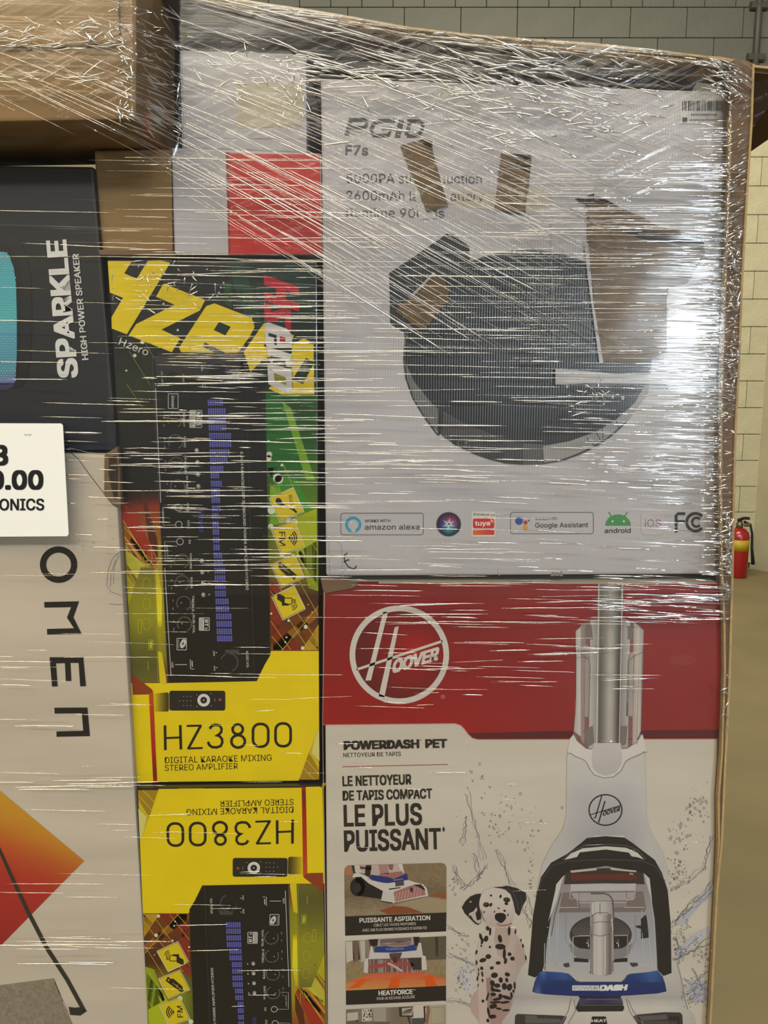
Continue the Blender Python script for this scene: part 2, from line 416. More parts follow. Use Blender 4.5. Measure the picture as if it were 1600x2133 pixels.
# dark conduit on the upper wall
def tube(path, r, n=10, closed_ends=True):
    V = []; Fc = []
    m = len(path)
    for i, p in enumerate(path):
        a = Vector(path[max(i-1, 0)]); b = Vector(path[min(i+1, m-1)]); d = (b-a).normalized()
        u = d.cross(Vector((0, 1, 0)));
        if u.length < 1e-3: u = d.cross(Vector((1, 0, 0)))
        u.normalize(); v = d.cross(u); rr = r[i] if isinstance(r, (list, tuple)) else r
        for k in range(n): V.append(Vector(p)+u*rr*cos(2*pi*k/n)+v*rr*sin(2*pi*k/n))
    for i in range(m-1):
        for k in range(n): Fc.append([i*n+k, i*n+(k+1) % n, (i+1)*n+(k+1) % n, (i+1)*n+k])
    if closed_ends: Fc.append(list(range(n))[::-1]); Fc.append([(m-1)*n+k for k in range(n)])
    return V, Fc
cx = W(1571, 60, WY).x
con = empty('conduit', (cx, WY-0.05, zsplit), 'dark vertical pipe running up the grey upper block wall', 'pipe')
v, f = tube([(cx, WY-0.055, zsplit+0.02), (cx, WY-0.055, 4.6)], 0.022, 12); link('pipe', v, f, M['conduit'], con, smooth=True)
for zc in (zsplit+0.35, W(1571, 20, WY).z):
    v, f = tube([(cx-0.06, WY-0.05, zc), (cx+0.06, WY-0.05, zc)], 0.028, 8); link('clamp', v, f, M['conduit'], con)

# fire extinguisher on the floor against the wall
fy = 4.62
ec = onfloor(1541, 1180); fx = W(1537, 1150, fy).x
ex = empty('fire_extinguisher', (fx, fy, 0), 'red fire extinguisher with yellow label standing on floor by block wall', 'fire extinguisher')
def lathe(prof, c, n=20):
    V = []; Fc = []
    for r, z in prof:
        for k in range(n): V.append(Vector((c[0]+r*cos(2*pi*k/n), c[1]+r*sin(2*pi*k/n), z)))
    for i in range(len(prof)-1):
        for k in range(n): Fc.append([i*n+k, i*n+(k+1) % n, (i+1)*n+(k+1) % n, (i+1)*n+k])
    Fc.append(list(range(n))[::-1]); Fc.append([(len(prof)-1)*n+k for k in range(n)])
    return V, Fc
R = 0.073
v, f = lathe([(R*0.9, 0), (R, 0.012), (R, 0.30), (R*0.92, 0.335), (R*0.6, 0.362), (0.022, 0.372)], (fx, fy)); link('cylinder_body', v, f, M['ext_red'], ex, smooth=True)
v, f = lathe([(R+0.001, 0.205), (R+0.001, 0.285)], (fx, fy)); link('label_band', v, f, M['ext_label'], ex, smooth=True)
v, f = lathe([(0.024, 0.37), (0.026, 0.40), (0.018, 0.41), (0.02, 0.435)], (fx, fy)); link('valve', v, f, M['brass'], ex, smooth=True)
v, f = tube([(fx-0.02, fy-0.02, 0.43), (fx+0.0, fy-0.06, 0.45), (fx+0.01, fy-0.11, 0.455)], 0.012, 6); link('handle', v, f, M['rubber'], ex)
v, f = tube([(fx+0.02, fy-0.02, 0.42), (fx+0.055, fy-0.05, 0.40), (fx+0.075, fy-0.045, 0.33), (fx+0.088, fy-0.03, 0.22), (fx+0.105, fy-0.03, 0.10)], [0.009, 0.009, 0.009, 0.01, 0.014], 8); link('hose', v, f, M['rubber'], ex, smooth=True)
v, f = tube([(fx+0.02, fy-0.03, 0.395), (fx+0.05, fy-0.06, 0.40)], 0.014, 8); link('gauge', v, f, M['brass'], ex)
# ================================================================ the load: cartons
BASE_Z = 0.145
# ---------------- white box with a flat grey shape, bottom left
oY = 0.0
QO = [(-330, 938), (238, 945), (310, 2133), (-330, 2133)]
om = box('big scuffed white computer box with black lettering and orange diamond, bottom left', 'box', QO, oY, 0.42, M['scuffed_card'], 0.003, name='computer_box', zbot=BASE_Z)
Fe = Z(0, 1100, 661/320)
p = Print(oY, Fe)
p.arc(252, 157, 67, 65, 27, (28, 27, 27), 3, n=48); p.done('printed_letter', om)
K = (28, 27, 27)
p.poly([(190, 318), (340, 315), (316, 384), (352, 456), (203, 458), (202, 434), (318, 431), (288, 385), (306, 340), (191, 342)], K, 3); p.done('printed_letter', om)
p.poly([(213, 556), (358, 553), (370, 680), (345, 681), (338, 580), (303, 580), (307, 658), (283, 658), (279, 581), (241, 582), (248, 681), (224, 682)], K, 3); p.done('printed_letter', om)
p.poly([(234, 773), (376, 772), (387, 895), (243, 898), (243, 875), (358, 872), (352, 797), (235, 798)], K, 3)
p.done('printed_letter', om)
def dcol(x, y):
    t = (y-1130)/620.0 - x/1500.0
    return ramp([(0.0, (210, 160, 50)), (0.2, (208, 142, 40)), (0.36, (196, 92, 38)), (0.55, (184, 50, 40)), (1.0, (168, 36, 36))], t)
p.grad([(0, 1130), (362, 1432), (0, 1800), (-420, 2200), (-600, 1432), (-240, 900)], dcol, 22, 22, 1)
p.done('printed_diamond', om)
def gcol(x, y): n = random.random()*26-13; return (148+n, 138+n, 122+n)
p.grad([(-600, 2050), (0, 1967), (232, 1937), (330, 2180), (330, 2330), (-600, 2330)], gcol, 60, 24, 2)
p.poly([(228, 1937), (240, 1960), (300, 2095), (270, 2040)], (206, 200, 190), 2)
cv = [(-60, 1270), (0, 1388), (50, 1500), (120, 1650), (200, 1805), (290, 1945), (362, 2078)]
p.line(cv, [13, 14, 16, 17, 18, 18, 18], (52, 48, 44), 4)
p.poly([(340, 2062), (375, 2078), (345, 2098), (302, 2095), (295, 2060), (322, 2064)], (46, 43, 40), 4)
p.done('printed_monitor_picture', om)
# scuffs and crushed corner
p = Print(oY, Z(200, 950, 3.2))
for pts in ([(155, 640), (110, 680), (80, 760), (70, 860), (100, 905), (170, 930), (205, 960)], [(150, 660), (120, 740), (115, 850)], [(130, 690), (100, 780), (95, 870)], [(85, 985), (160, 990), (200, 985)]):
    p.line(pts, 3, (150, 142, 134), 3)
p.done('crease_mark', om)
p = Print(oY, Z(0, 450, 3.0457))
for _ in range(26):
    x, y = random.uniform(250, 720), random.uniform(2010, 2120); p.ellipse(x, y, random.uniform(2, 9), random.uniform(1, 3), (176, 166, 156), 2, 8)
p.done('scuff_mark', om)
# torn right corner with dull tape
fr = Z(0, 450, 3.0457)
tq = [fr(*q) for q in [(662, 1515), (745, 1462), (758, 1600), (768, 1845), (720, 1835), (660, 1770)]]
prism_obj('torn_corner', tq, -0.004, 0.004, M['torn'], om, 0.0006, 1)
prism_obj('torn_corner_gap', [fr(*q) for q in [(690, 1530), (735, 1520), (750, 1600), (745, 1790), (725, 1800), (690, 1650)]], -0.0045, 0.0, M['torn_dark'], om)
p = Print(oY, fr)
p.line([(400, 1490), (450, 1500), (500, 1545), (560, 1630), (640, 1735), (715, 1830), (745, 1845)], 4, (60, 55, 52), 3)
p.line([(440, 1470), (560, 1500), (665, 1510)], 3, (170, 164, 158), 3)
p.done('torn_edge_line', om)

# ---------------- speaker box
sY = 0.004
QS = [(-330, 340), (194, 346), (244, 938), (-330, 936)]
sp = box('dark charcoal speaker box with white sideways lettering and cyan grille picture', 'box', QS, sY, 0.30, M['black_card'], 0.003, name='speaker_box')
p = Print(sY, fr)
p.text('SPARKLE', (492, 1024), (415, 148), 118, (226, 228, 230), 5, 0.035, up=(-0.997, 0.06))
p.done('printed_name', sp)
p.text('HIGH POWER SPEAKER', (560, 912), (498, 238), 38, (214, 216, 220), 5, 0.02, up=(-0.997, 0.07))
p.done('printed_lettering', sp)
p.poly([(-200, 92), (30, 100), (90, 125), (140, 180), (180, 280), (200, 420), (203, 700), (195, 900), (175, 1020), (140, 1080), (90, 1092), (-200, 1098)], (24, 24, 27), 1)
p.poly([(-200, 160), (20, 165), (75, 195), (115, 260), (130, 400), (132, 760), (120, 980), (100, 1050), (60, 1068), (-200, 1070)], (14, 14, 16), 2)
def spc(x, y): return ramp([(220, (70, 160, 178)), (480, (66, 172, 190)), (640, (70, 178, 186)), (760, (78, 160, 196)), (900, (70, 150, 178)), (1000, (80, 150, 176)), (1062, (110, 110, 168))], y+x*0.2)
p.grad([(-200, 210), (30, 228), (62, 260), (88, 330), (102, 450), (107, 640), (107, 880), (100, 1000), (92, 1060), (-200, 1062)], spc, 8, 24, 3)
p.grad([(-200, 1066), (92, 1066), (60, 1100), (-200, 1130)], lambda x, y: ramp([(1066, (70, 60, 110)), (1130, (40, 40, 60))], y), 4, 5, 2)
p.grad([(-200, 1180), (700, 1200), (735, 1330), (735, 1480), (400, 1488), (-200, 1320)], lambda x, y: ramp([(1180, (38, 39, 43)), (1300, (32, 34, 46)), (1440, (30, 33, 44)), (1486, (16, 28, 54))], y), 6, 10, 1)
p.done('printed_grille', sp)
k = 0; y = 236
while y < 1056:
    x = -12+(9 if k % 2 else 0)
    while x < 100:
        edge = 28+74*min(1, max(0, (y-222)/200))**0.5
        if x < edge: p.ellipse(x, y, 6, 6, lerp(spc(x, y), (190, 226, 236), 0.38), 4, 6)
        x += 18
    y += 15.5; k += 1
p.done('grille_dots', sp)

# ---------------- brown top-left carton, standing proud of the rest
cY = -0.060
KQ = [(-330, -160), (284, -160), (284, 248), (-330, 258)]
kc = box('large brown carton in the top left corner, sticking out under film', 'box', KQ, cY, 0.125, M['kraft'], 0.0025, name='carton')
o = prism_obj('lid_flap', [(-330, -158), (247, -158), (247, 92), (-330, 108)], cY-0.004, cY-0.0005, M['kraft'], kc, 0.0008, 1)

# ---------------- white box behind, small brown box, white and red box
wt = box('plain white box in the upper middle with a patch of clear tape', 'box', [(374, 103), (638, 112), (640, 322), (378, 312)], 0.022, 0.3, M['white_gloss'], 0.003, name='white_box')
p = Print(0.022, Z(0, 0, 2.2857))
p.poly([(1130, 395), (1440, 390), (1440, 600), (1125, 610)], (196, 188, 168), 1)
p.line([(855, 655), (1455, 662)], 2, (170, 168, 172), 2)
p.done('tape_patch', wt)
kb = box('small plain brown box between speaker box and red box', 'box', [(196, 313), (357, 311), (360, 524), (207, 526)], 0.012, 0.3, M['kraft'], 0.002, name='small_carton')
prism_obj('bottom_flap', [(204, 520), (362, 523), (362, 533), (208, 531)], 0.004, 0.04, M['kraft_dark'], kb, 0.0004, 1)
rb = box('small white and red box above the black and yellow amplifier box', 'box', [(357, 307), (669, 319), (671, 531), (363, 531)], 0.010, 0.3, M['white_gloss'], 0.002, name='red_white_box')
p = Print(0.010)
p.poly([(470, 319), (667, 322), (670, 529), (477, 530)], (204, 36, 24), 1); p.poly([(470, 317), (478, 317), (480, 530), (476, 531)], (150, 40, 34), 2)
p.done('red_panel', rb, 'gloss_print')

# ---------------- amplifier box (drawn once; the lower one is the same box turned upside down)
def amp(Y):
    QA = [(224, 541), (660, 545), (666, 1627), (287, 1631)]
    t = box('upper black and yellow amplifier box, lettering upright', 'box', QA, Y, 0.30, M['hz_black'], 0.0015, name='amplifier_box')
    A = Z(200, 500, 3.2); B = Z(200, 950, 3.2); C = Z(250, 1400, 3.5556); p = Print(Y)
    BLK = (16, 16, 15); YEL = (240, 214, 0)
    def bg(x, y):
        # x,y in pixels: black top, green right, brown lattice, warm left
        u = (x-287)/(664-287)
        right = ramp([(560, (12, 46, 36)), (700, (8, 52, 38)), (820, (20, 84, 34)), (940, (52, 120, 36)), (1010, (96, 156, 26)), (1090, (150, 178, 22)), (1170, (176, 178, 20)), (1215, (150, 120, 30)), (1240, (96, 48, 18)), (1360, (150, 84, 24))], y)
        left = ramp([(560, (22, 22, 20)), (720, (26, 28, 20)), (800, (44, 50, 20)), (900, (28, 28, 22)), (1030, (26, 24, 20)), (1060, (150, 50, 22)), (1100, (150, 84, 26)), (1160, (178, 158, 22)), (1250, (188, 182, 22)), (1370, (150, 150, 26)), (1400, (140, 84, 22)), (1440, (134, 44, 22))], y+u*40)
        mid = (24, 25, 22)
        if u > 0.55:
            top = ramp([(545, (18, 22, 18)), (640, (12, 34, 26))], y)
            c = lerp(mid, right, (u-0.60)/0.18)
            return tuple(v*0.8 for v in c) if y > 640 else lerp(top, right, (u-0.55)/0.3)
        return lerp(left, mid, (u-0.12)/0.22) if y < 1040 else lerp(left, (60, 40, 22), (u-0.1)/0.4)
    p.grad([(226, 544), (658, 548), (664, 1624), (288, 1628)], bg, 22, 70, 0)
    # left coloured sweeps
    for pts, c in (([(170, 290), (285, 420), (410, 700), (395, 730), (250, 560), (175, 450)], (166, 48, 26)), ([(180, 440), (250, 540), (400, 730), (410, 770), (215, 640), (190, 560)], (176, 104, 34)),
                   ([(175, 430), (240, 480), (390, 740), (330, 700), (190, 520)], (120, 54, 20)), ([(200, 600), (260, 660), (380, 800), (395, 960), (330, 900), (205, 720)], (196, 190, 60)),
                   ([(195, 690), (290, 800), (380, 960), (300, 900), (200, 780)], (140, 110, 24)), ([(300, 190), (340, 330), (410, 560), (415, 700), (350, 560)], (92, 36, 20))):
        p.poly(pts, c, 1, B)
    for a, b, c in (((180, 430), (350, 700), (232, 200, 60)), ((190, 470), (395, 745), (226, 190, 50)), ((200, 600), (390, 850), (220, 214, 110)), ((205, 760), (300, 900), (222, 214, 60)), ((190, 540), (300, 690), (240, 220, 90)), ((210, 820), (290, 930), (200, 190, 50))):
        p.line([a, b], 4, c, 2, B)
    for a, b in (((220, 740), (360, 965)), ((205, 960), (325, 1140)), ((330, 690), (390, 790)), ((380, 460), (450, 600))): p.line([a, b], 2.5, (150, 160, 40), 2, A)
    # greens and lattice on the right
    for pts, c in (([(870, 150), (985, 155), (1120, 600), (1010, 560)], (18, 62, 34)), ([(850, 280), (900, 290), (905, 450), (860, 430)], (20, 70, 30)), ([(1140, 900), (1470, 1020), (1475, 1130), (1200, 1040)], (22, 92, 34)),
                   ([(1090, 1000), (1230, 1040), (1400, 1600), (1140, 1580)], (30, 108, 38)), ([(1225, 1060), (1300, 1120), (1460, 1600), (1400, 1600)], (120, 170, 30))):
        p.poly(pts, c, 1, A)
    for pts, c in (([(1140, 80), (1290, 60), (1470, 420), (1300, 430)], (60, 146, 36)), ([(1300, 420), (1470, 350), (1478, 860), (1330, 640)], (178, 196, 20)), ([(1160, 200), (1220, 190), (1290, 440), (1160, 460)], (120, 176, 40)),
                   ([(1350, 640), (1480, 560), (1482, 900), (1420, 880)], (150, 170, 20)), ([(1165, 890), (1480, 1180), (1480, 1290), (1170, 960)], (120, 62, 22)), ([(1480, 1010), (1480, 1070), (1230, 1292), (1170, 1292), (1170, 1260)], (150, 96, 28)),
                   ([(1165, 1080), (1300, 1200), (1380, 1294), (1180, 1294)], (128, 40, 20)), ([(1160, 830), (1240, 860), (1290, 1000), (1200, 1180), (1165, 1180)], (140, 44, 20)), ([(1370, 1294), (1484, 1120), (1484, 1294)], (190, 150, 40))):
        p.poly(pts, c, 1, B)
    for a, b in (((1340, 660), (1480, 900)), ((1290, 720), (1482, 1060)), ((1165, 900), (1420, 1292)), ((1210, 860), (1482, 1240)), ((1165, 1100), (1300, 1294)), ((1482, 1000), (1240, 1294)), ((1170, 1200), (1250, 1294)), ((1250, 60), (1470, 560)), ((1160, 180), (1290, 440)), ((1330, 430), (1480, 640))):
        p.line([a, b], 3, (212, 190, 60), 2, B)
    for x, y, r in ((1220, 155, 28), (1150, 15, 20), (1285, 430, 18), (1240, 655, 18), (1165, 470, 18), (1398, 1138, 13), (1378, 1280, 12), (1284, 1097, 8), (1270, 1208, 6), (1262, 1240, 6), (1415, 990, 4), (1440, 1040, 4), (1320, 440, 24), (1170, 360, 26), (1168, 1050, 7)):
        p.ellipse(x, y, r, r*1.05, (222, 226, 208), 3, 16, fr=B)
    for x, y, r in ((450, 425, 7), (545, 600, 8), (310, 680, 14), (258, 770, 12), (202, 870, 7), (850, 285, 6), (832, 316, 6), (820, 350, 6), (808, 372, 5), (740, 195, 5), (935, 400, 4), (920, 435, 4), (580, 522, 6), (1170, 810, 9), (1155, 1430, 20), (1210, 1585, 30), (1150, 1340, 8), (1392, 1240, 5), (1240, 1500, 10)):
        p.ellipse(x, y, r, r, (214, 220, 206), 3, 12, fr=A)
    p.done('printed_background', t, 'gloss_print')
    # big yellow word
    L = 4
    p.poly([(78, 140), (240, 140), (188, 222), (272, 258), (345, 138), (425, 135), (495, 152), (205, 628), (105, 590), (103, 515), (180, 385), (92, 350)], YEL, L, A)
    p.poly([(450, 290), (728, 400), (692, 470), (435, 597), (562, 655), (505, 748), (218, 635), (268, 560), (525, 432), (400, 378)], YEL, L, A)
    p.poly([(553, 718), (735, 440), (790, 422), (1038, 518), (1058, 580), (1020, 650), (945, 752), (862, 752), (725, 682), (712, 712), (795, 752), (568, 748)], YEL, L, A)
    p.poly([(820, 545), (898, 578), (862, 636), (785, 600)], (10, 44, 32), L+1, A)
    p.poly([(1120, 553), (1135, 560), (1320, 635), (1300, 690), (1180, 670), (1115, 700), (1190, 760), (1110, 800), (1030, 880), (985, 745)], YEL, L, A)
    p.poly([(1305, 700), (1380, 655), (1450, 685), (1455, 1030), (1235, 1030), (1150, 990), (1165, 975), (1290, 1000), (1312, 990)], YEL, L, A)
    p.poly([(1400, 785), (1456, 815), (1380, 960), (1308, 930)], (12, 40, 28), L+1, A)
    # red and white small word
    RED = (188, 22, 40); WH = (226, 224, 230)
    p.poly([(1118, 232), (1352, 312), (1354, 365), (1120, 300)], RED, L+3, A); p.poly([(1120, 345), (1354, 425), (1356, 478), (1122, 405)], RED, L+3, A); p.poly([(1200, 290), (1265, 310), (1267, 410), (1202, 385)], RED, L+2, A)
    p.poly([(1122, 420), (1165, 432), (1168, 478), (1255, 455), (1300, 468), (1300, 598), (1262, 585), (1258, 520), (1172, 548), (1122, 530)], RED, L+3, A)
    p.poly([(1125, 555), (1150, 548), (1275, 592), (1305, 632), (1305, 716), (1140, 712), (1128, 690)], WH, L+3, A); p.poly([(1225, 640), (1262, 650), (1262, 690), (1225, 680)], RED, L+4, A); p.poly([(1150, 618), (1205, 634), (1205, 700), (1190, 700), (1185, 650), (1150, 640)], (20, 50, 34), L+4, A)
    p.poly([(1138, 712), (1190, 726), (1305, 762), (1305, 850), (1268, 840), (1262, 792), (1142, 766)], WH, L+3, A)
    p.poly([(1142, 830), (1190, 828), (1305, 870), (1308, 1000), (1290, 1025), (1250, 1015), (1150, 960)], WH, L+3, A); p.poly([(1185, 885), (1265, 915), (1270, 968), (1190, 938)], (150, 150, 20), L+4, A)
    p.text('Hzero', (148, 695), (340, 772), 48, (226, 226, 222), 6, 0.0, A)
    p.done('printed_brand_word', t, 'gloss_print')
    # the amplifier picture
    p.poly([(317, 737), (515, 736), (553, 790), (556, 1000), (563, 1365), (531, 1419), (350, 1422)], (22, 21, 20), 2)
    p.poly([(500, 740), (515, 736), (553, 790), (556, 1000), (563, 1365), (531, 1419), (524, 1418), (513, 1000)], (15, 14, 14), 3)
    p.line([(317, 737), (350, 1421)], 1.2, (80, 78, 76), 4); p.line([(511, 740), (530, 1418)], 0.8, (70, 68, 66), 4)
    p.grad([(322, 741), (505, 739), (508, 780), (326, 800)], lambda x, y: ramp([(738, (66, 65, 64)), (800, (36, 34, 33))], y), 2, 6, 3)
    W1 = (210, 210, 206)
    p.line([(397, -455), (432, 310)], 4, W1, 5, B)
    p.line([(458, 745), (500, 1465)], 4, W1, 5, B)
    dl = [(525, -240, 'DELAY'), (530, -95, 'ECHO'), (535, 55, 'M.BASS'), (545, 205, 'M.TREBLE'), (570, 700, 'VOLUME'), (575, 845, 'BASS'), (585, 982, 'TREBLE'), (590, 1120, 'SUB.VOL')]
    for x, y, s_ in dl:
        p.ellipse(x, y, 34, 36, (20, 20, 20), 4, 20, fr=B); p.dots(x, y, 47, 3.0, (190, 190, 186), 19, 150, 420, 5, B)
        p.line([(x-22, y-4), (x-12, y-2)], 4, W1, 6, B)
        hl = len(s_)*9; p.text(s_, (x+55, y-hl), (x+55, y+hl), 14, W1, 5, 0.01, B, up=(1, 0))
        p.text('-10', (x-75, y-30), (x-75, y-14), 8, W1, 5, 0, B, up=(1, 0)); p.text('+10', (x-75, y+22), (x-75, y+42), 8, W1, 5, 0, B, up=(1, 0))
    for x, y, s_ in ((548, 342, 'MIC1'), (552, 457, 'MIC2'), (560, 570, 'IN')):
        p.arc(x, y, 22, 22, 6, (176, 176, 172), 5, n=24, fr=B); hl = len(s_)*7; p.text(s_, (x+58, y-hl), (x+58, y+hl), 13, W1, 5, 0.01, B, up=(1, 0))
    p.line([(525, 342), (446, 342), (448, 460), (530, 460)], 3, W1, 5, B); p.line([(540, 570), (458, 570), (462, 703), (512, 703)], 3, W1, 5, B)
    p.text('MIC INPUT', (440, 365), (445, 440), 11, W1, 6, 0, B, up=(1, 0)); p.text('LINE MIC', (468, 590), (474, 680), 9, W1, 6, 0, B, up=(1, 0))
    for x, y in ((672, -37), (677, 42), (680, 122), (683, 202), (705, 698), (709, 774), (713, 850), (716, 925)):
        p.ellipse(x, y, 14, 16, (150, 150, 146), 4, 16, fr=B); p.ellipse(x-3, y-4, 8, 8, (206, 206, 200), 5, 12, fr=B)
    for x, y in ((745, 698), (748, 772), (752, 848), (755, 925)): p.poly([(x-6, y-6), (x+6, y-6), (x, y+6)], W1, 5, B)
    for x, y, r in ((812, -560, 62), (888, 1375, 58)):
        p.ellipse(x, y, r, r, (20, 20, 22), 4, 30, fr=B); p.arc(x, y, r, r*1.02, 4, (96, 110, 140), 5, 200, 430, fr=B); p.arc(x, y, r*0.8, r*0.8, 2, (60, 60, 64), 5, fr=B)
    p.poly([(860, 1290), (950, 1290), (960, 1330), (930, 1318), (890, 1315), (862, 1325)], (70, 70, 66), 5, B)
    p.ellipse(510, -520, 46, 46, (22, 22, 22), 4, 26, fr=B); p.arc(510, -520, 46, 46, 3, (60, 60, 60), 5, fr=B)
    p.text('POWER', (575, -545), (577, -478), 13, W1, 5, 0, B, up=(1, 0)); p.text('ON & AOFF', (432, -565), (440, -468), 11, W1, 5, 0, B, up=(1, 0))
    p.text('MIC.VOL', (938, -580), (944, -488), 12, W1, 5, 0, B, up=(1, 0)); p.text('MUSIC.VOL', (1000, 1300), (1004, 1412), 15, W1, 5, 0.01, B, up=(1, 0))
    for x, y, s_ in ((700, -600, 'MIN'), (705, -485, 'MAX'), (780, 1300, 'MIN'), (784, 1400, 'MAX')): p.text(s_, (x, y), (x+2, y+32), 11, W1, 5, 0.01, B, up=(1, 0)); p.ellipse(x+22, y+10, 4, 4, W1, 5, 8, fr=B)
    p.line([(628, 1355), (630, 1418), (655, 1420)], 4, W1, 5, B); p.line([(640, 1365), (642, 1405)], 6, W1, 5, B); p.line([(528, 1390), (606, 1390)], 4, W1, 5, B); p.text('USB', (503, 1372), (505, 1410), 12, W1, 5, 0.01, B, up=(1, 0))
    p.text('5.1CH KARAOKE DSP SURROUND POWER AMPLIFIER HZ3800', (962, -30), (1000, 893), 17, W1, 6, 0.012, B, up=(1, 0.0))
    p.text('Hzero', (684, 352), (690, 505), 34, (58, 66, 150), 5, 0.02, B, up=(1, 0), shear=0.2)
    # badges
    def badge(x0, y0, x1, y1, s1, s2, f1=True):
        p.rrect(x0, y0, x1, y1, 5, W1, 5, B, wd=4); xm = x0+(x1-x0)*0.48
        p.rect(x0+4, y0+4, xm, y1-4, W1, 5, B)
        p.text(s1, (xm+6, y0+10), (xm+6, y1-26 if len(s1) == 2 else y1-12), (x1-xm)-14, W1, 6, 0.03, B, up=(1, 0))
        p.text(s2, (x0+8, y0+9), (x0+8, y1-9), (xm-x0)*0.6, (24, 24, 24), 6, 0, B, up=(1, 0))
    badge(625, -305, 705, -190, 'MP3', 'DIGITAL'); badge(688, 1078, 755, 1162, 'BT', 'Bluetooth')
    for k in range(3): p.arc(730, 1140, 5+5*k, 5+5*k, 2.5, W1, 6, 20, 110, 8, fr=B)
    p.rrect(482, -415, 547, -317, 5, W1, 5, B, wd=4); p.text('Karaoke', (503, -404), (503, -325), 20, W1, 6, 0.01, B, up=(1, 0), shear=0.3)
    p.rrect(540, 1215, 603, 1292, 3, W1, 5, B, wd=4); p.ellipse(580, 1250, 18, 32, W1, 5, 20, fr=B, rot=20); p.ellipse(580, 1250, 5, 8, (30, 30, 30), 6, 12, fr=B, rot=20); p.text('MP5 PLAY', (546, 1225), (546, 1282), 8, W1, 6, 0, B, up=(1, 0))
    for k in range(5): p.line([(580, 1250), (580+16*cos(k*1.25), 1250+28*sin(k*1.25))], 1.5, (40, 40, 40), 6, B)
    p.done('printed_amplifier_picture', t, 'gloss_print')
    ends = [(-375, 855), (-318, 863), (-262, 865), (-208, 880), (-154, 900), (-99, 908), (-45, 895), (10, 875), (65, 855), (110, 830), (165, 850), (215, 835), (275, 835), (330, 828), (380, 826), (435, 828), (487, 830), (540, 833), (590, 835), (643, 850), (695, 852), (745, 867), (795, 870), (848, 871), (898, 873), (950, 888), (1000, 889), (1050, 903), (1100, 906), (1150, 918), (1197, 908)]
    for y, xe in ends:
        x = 746+(y+375)*62/1572.0
        while x < xe-8:
            hgt = 38; p.line([(x+4, y), (x+5, y+hgt)], 11, (104, 106, 206), 5, B); p.line([(x+4, y+12), (x+4.3, y+14)], 11, (40, 40, 70), 6, B); p.line([(x+4, y+25), (x+4.3, y+27)], 11, (40, 40, 70), 6, B); x += 15
    p.done('printed_level_display', t)
    # ghost reflection of the amplifier on the left
    def gh(x, y): return ramp([(700, (110, 104, 40)), (900, (150, 146, 28)), (1100, (150, 148, 26)), (1250, (112, 110, 34)), (1400, (92, 90, 36)), (1515, (110, 104, 30))], y)
    p.grad([(300, 740), (392, 745), (424, 1512), (245, 1508), (232, 1250), (215, 1000)], gh, 4, 22, 2, B)
    p.grad([(395, 745), (412, 755), (438, 900), (440, 1140), (412, 1150)], lambda x, y: ramp([(745, (200, 180, 30)), (900, (236, 222, 40)), (1100, (240, 226, 30)), (1150, (170, 160, 30))], y), 2, 14, 3, B)
    p.grad([(412, 1300), (440, 1310), (470, 1500), (465, 1525), (425, 1515)], lambda x, y: (222, 204, 20), 2, 8, 3, B)
    G = (190, 190, 60)
    p.line([(388, 745), (414, 1510)], 2, G, 4, B)
    for y in (700, 850, 985, 1120): p.arc(338, y, 26, 38, 2.5, G, 4, n=20, fr=B)
    p.rrect(280, 1092, 302, 1180, 3, (196, 190, 40), 4, B, wd=3); p.rrect(350, 1225, 380, 1290, 3, G, 4, B, wd=3); p.poly([(356, 1240), (376, 1228), (372, 1285), (358, 1280)], (190, 190, 40), 5, B); p.line([(345, 1370), (350, 1430)], 3, G, 4, B)
    p.line([(358, 610), (372, 612), (374, 705), (358, 705)], 2.5, G, 4, B); p.line([(360, 345), (375, 350), (376, 440), (330, 460)], 2, (110, 100, 50), 4, B)
    p.done('printed_reflection', t)
    # icon tiles
    for (cx, cy, hw, hh, an) in ((1270, 328, 86, 88, -24), (1280, 548, 82, 92, -22), (1278, 768, 84, 84, -24), (1282, 980, 82, 86, -26)):
        c_, s_ = cos(math.radians(an)), sin(math.radians(an))
        def R_(x, y, cx=cx, cy=cy, c_=c_, s_=s_): return (cx+x*c_-y*s_, cy+x*s_+y*c_)
        sq = [R_(-hw, -hh), R_(hw, -hh), R_(hw, hh), R_(-hw, hh)]
        p.poly([(x+4, y-8) for x, y in sq], (214, 190, 30), 4, B); p.poly([R_(-hw+6, -hh+6), R_(hw-6, -hh+6), R_(hw-6, hh-6), R_(-hw+6, hh-6)], (228, 204, 20), 5, B)
        p.line(sq, 6, (226, 226, 214), 6, B, closed=True)
    D = (34, 30, 20)
    p.text('SCAN', (1286, 258), (1294, 332), 20, D, 7, 0.01, B, up=(1, 0)); p.ellipse(1218, 302, 20, 24, D, 7, 18, fr=B, rot=-30); p.ellipse(1240, 322, 13, 15, D, 7, 16, fr=B); p.line([(1232, 312), (1335, 372)], 7, D, 7, B); p.line([(1312, 352), (1338, 376)], 13, D, 7, B)
    p.text('FM', (1220, 505), (1222, 598), 40, D, 7, 0.01, B, up=(1, 0))
    for k, r in enumerate((14, 30, 46, 60)): p.arc(1278, 548, r, r, 8 if k else 12, D, 7, -50, 50, 12, fr=B)
    pts = [(1212, 712), (1232, 706), (1318, 775), (1300, 808), (1285, 812), (1222, 752)]; p.poly(pts, D, 7, B); p.poly([(1318, 775), (1340, 795), (1322, 826), (1298, 806)], D, 7, B)
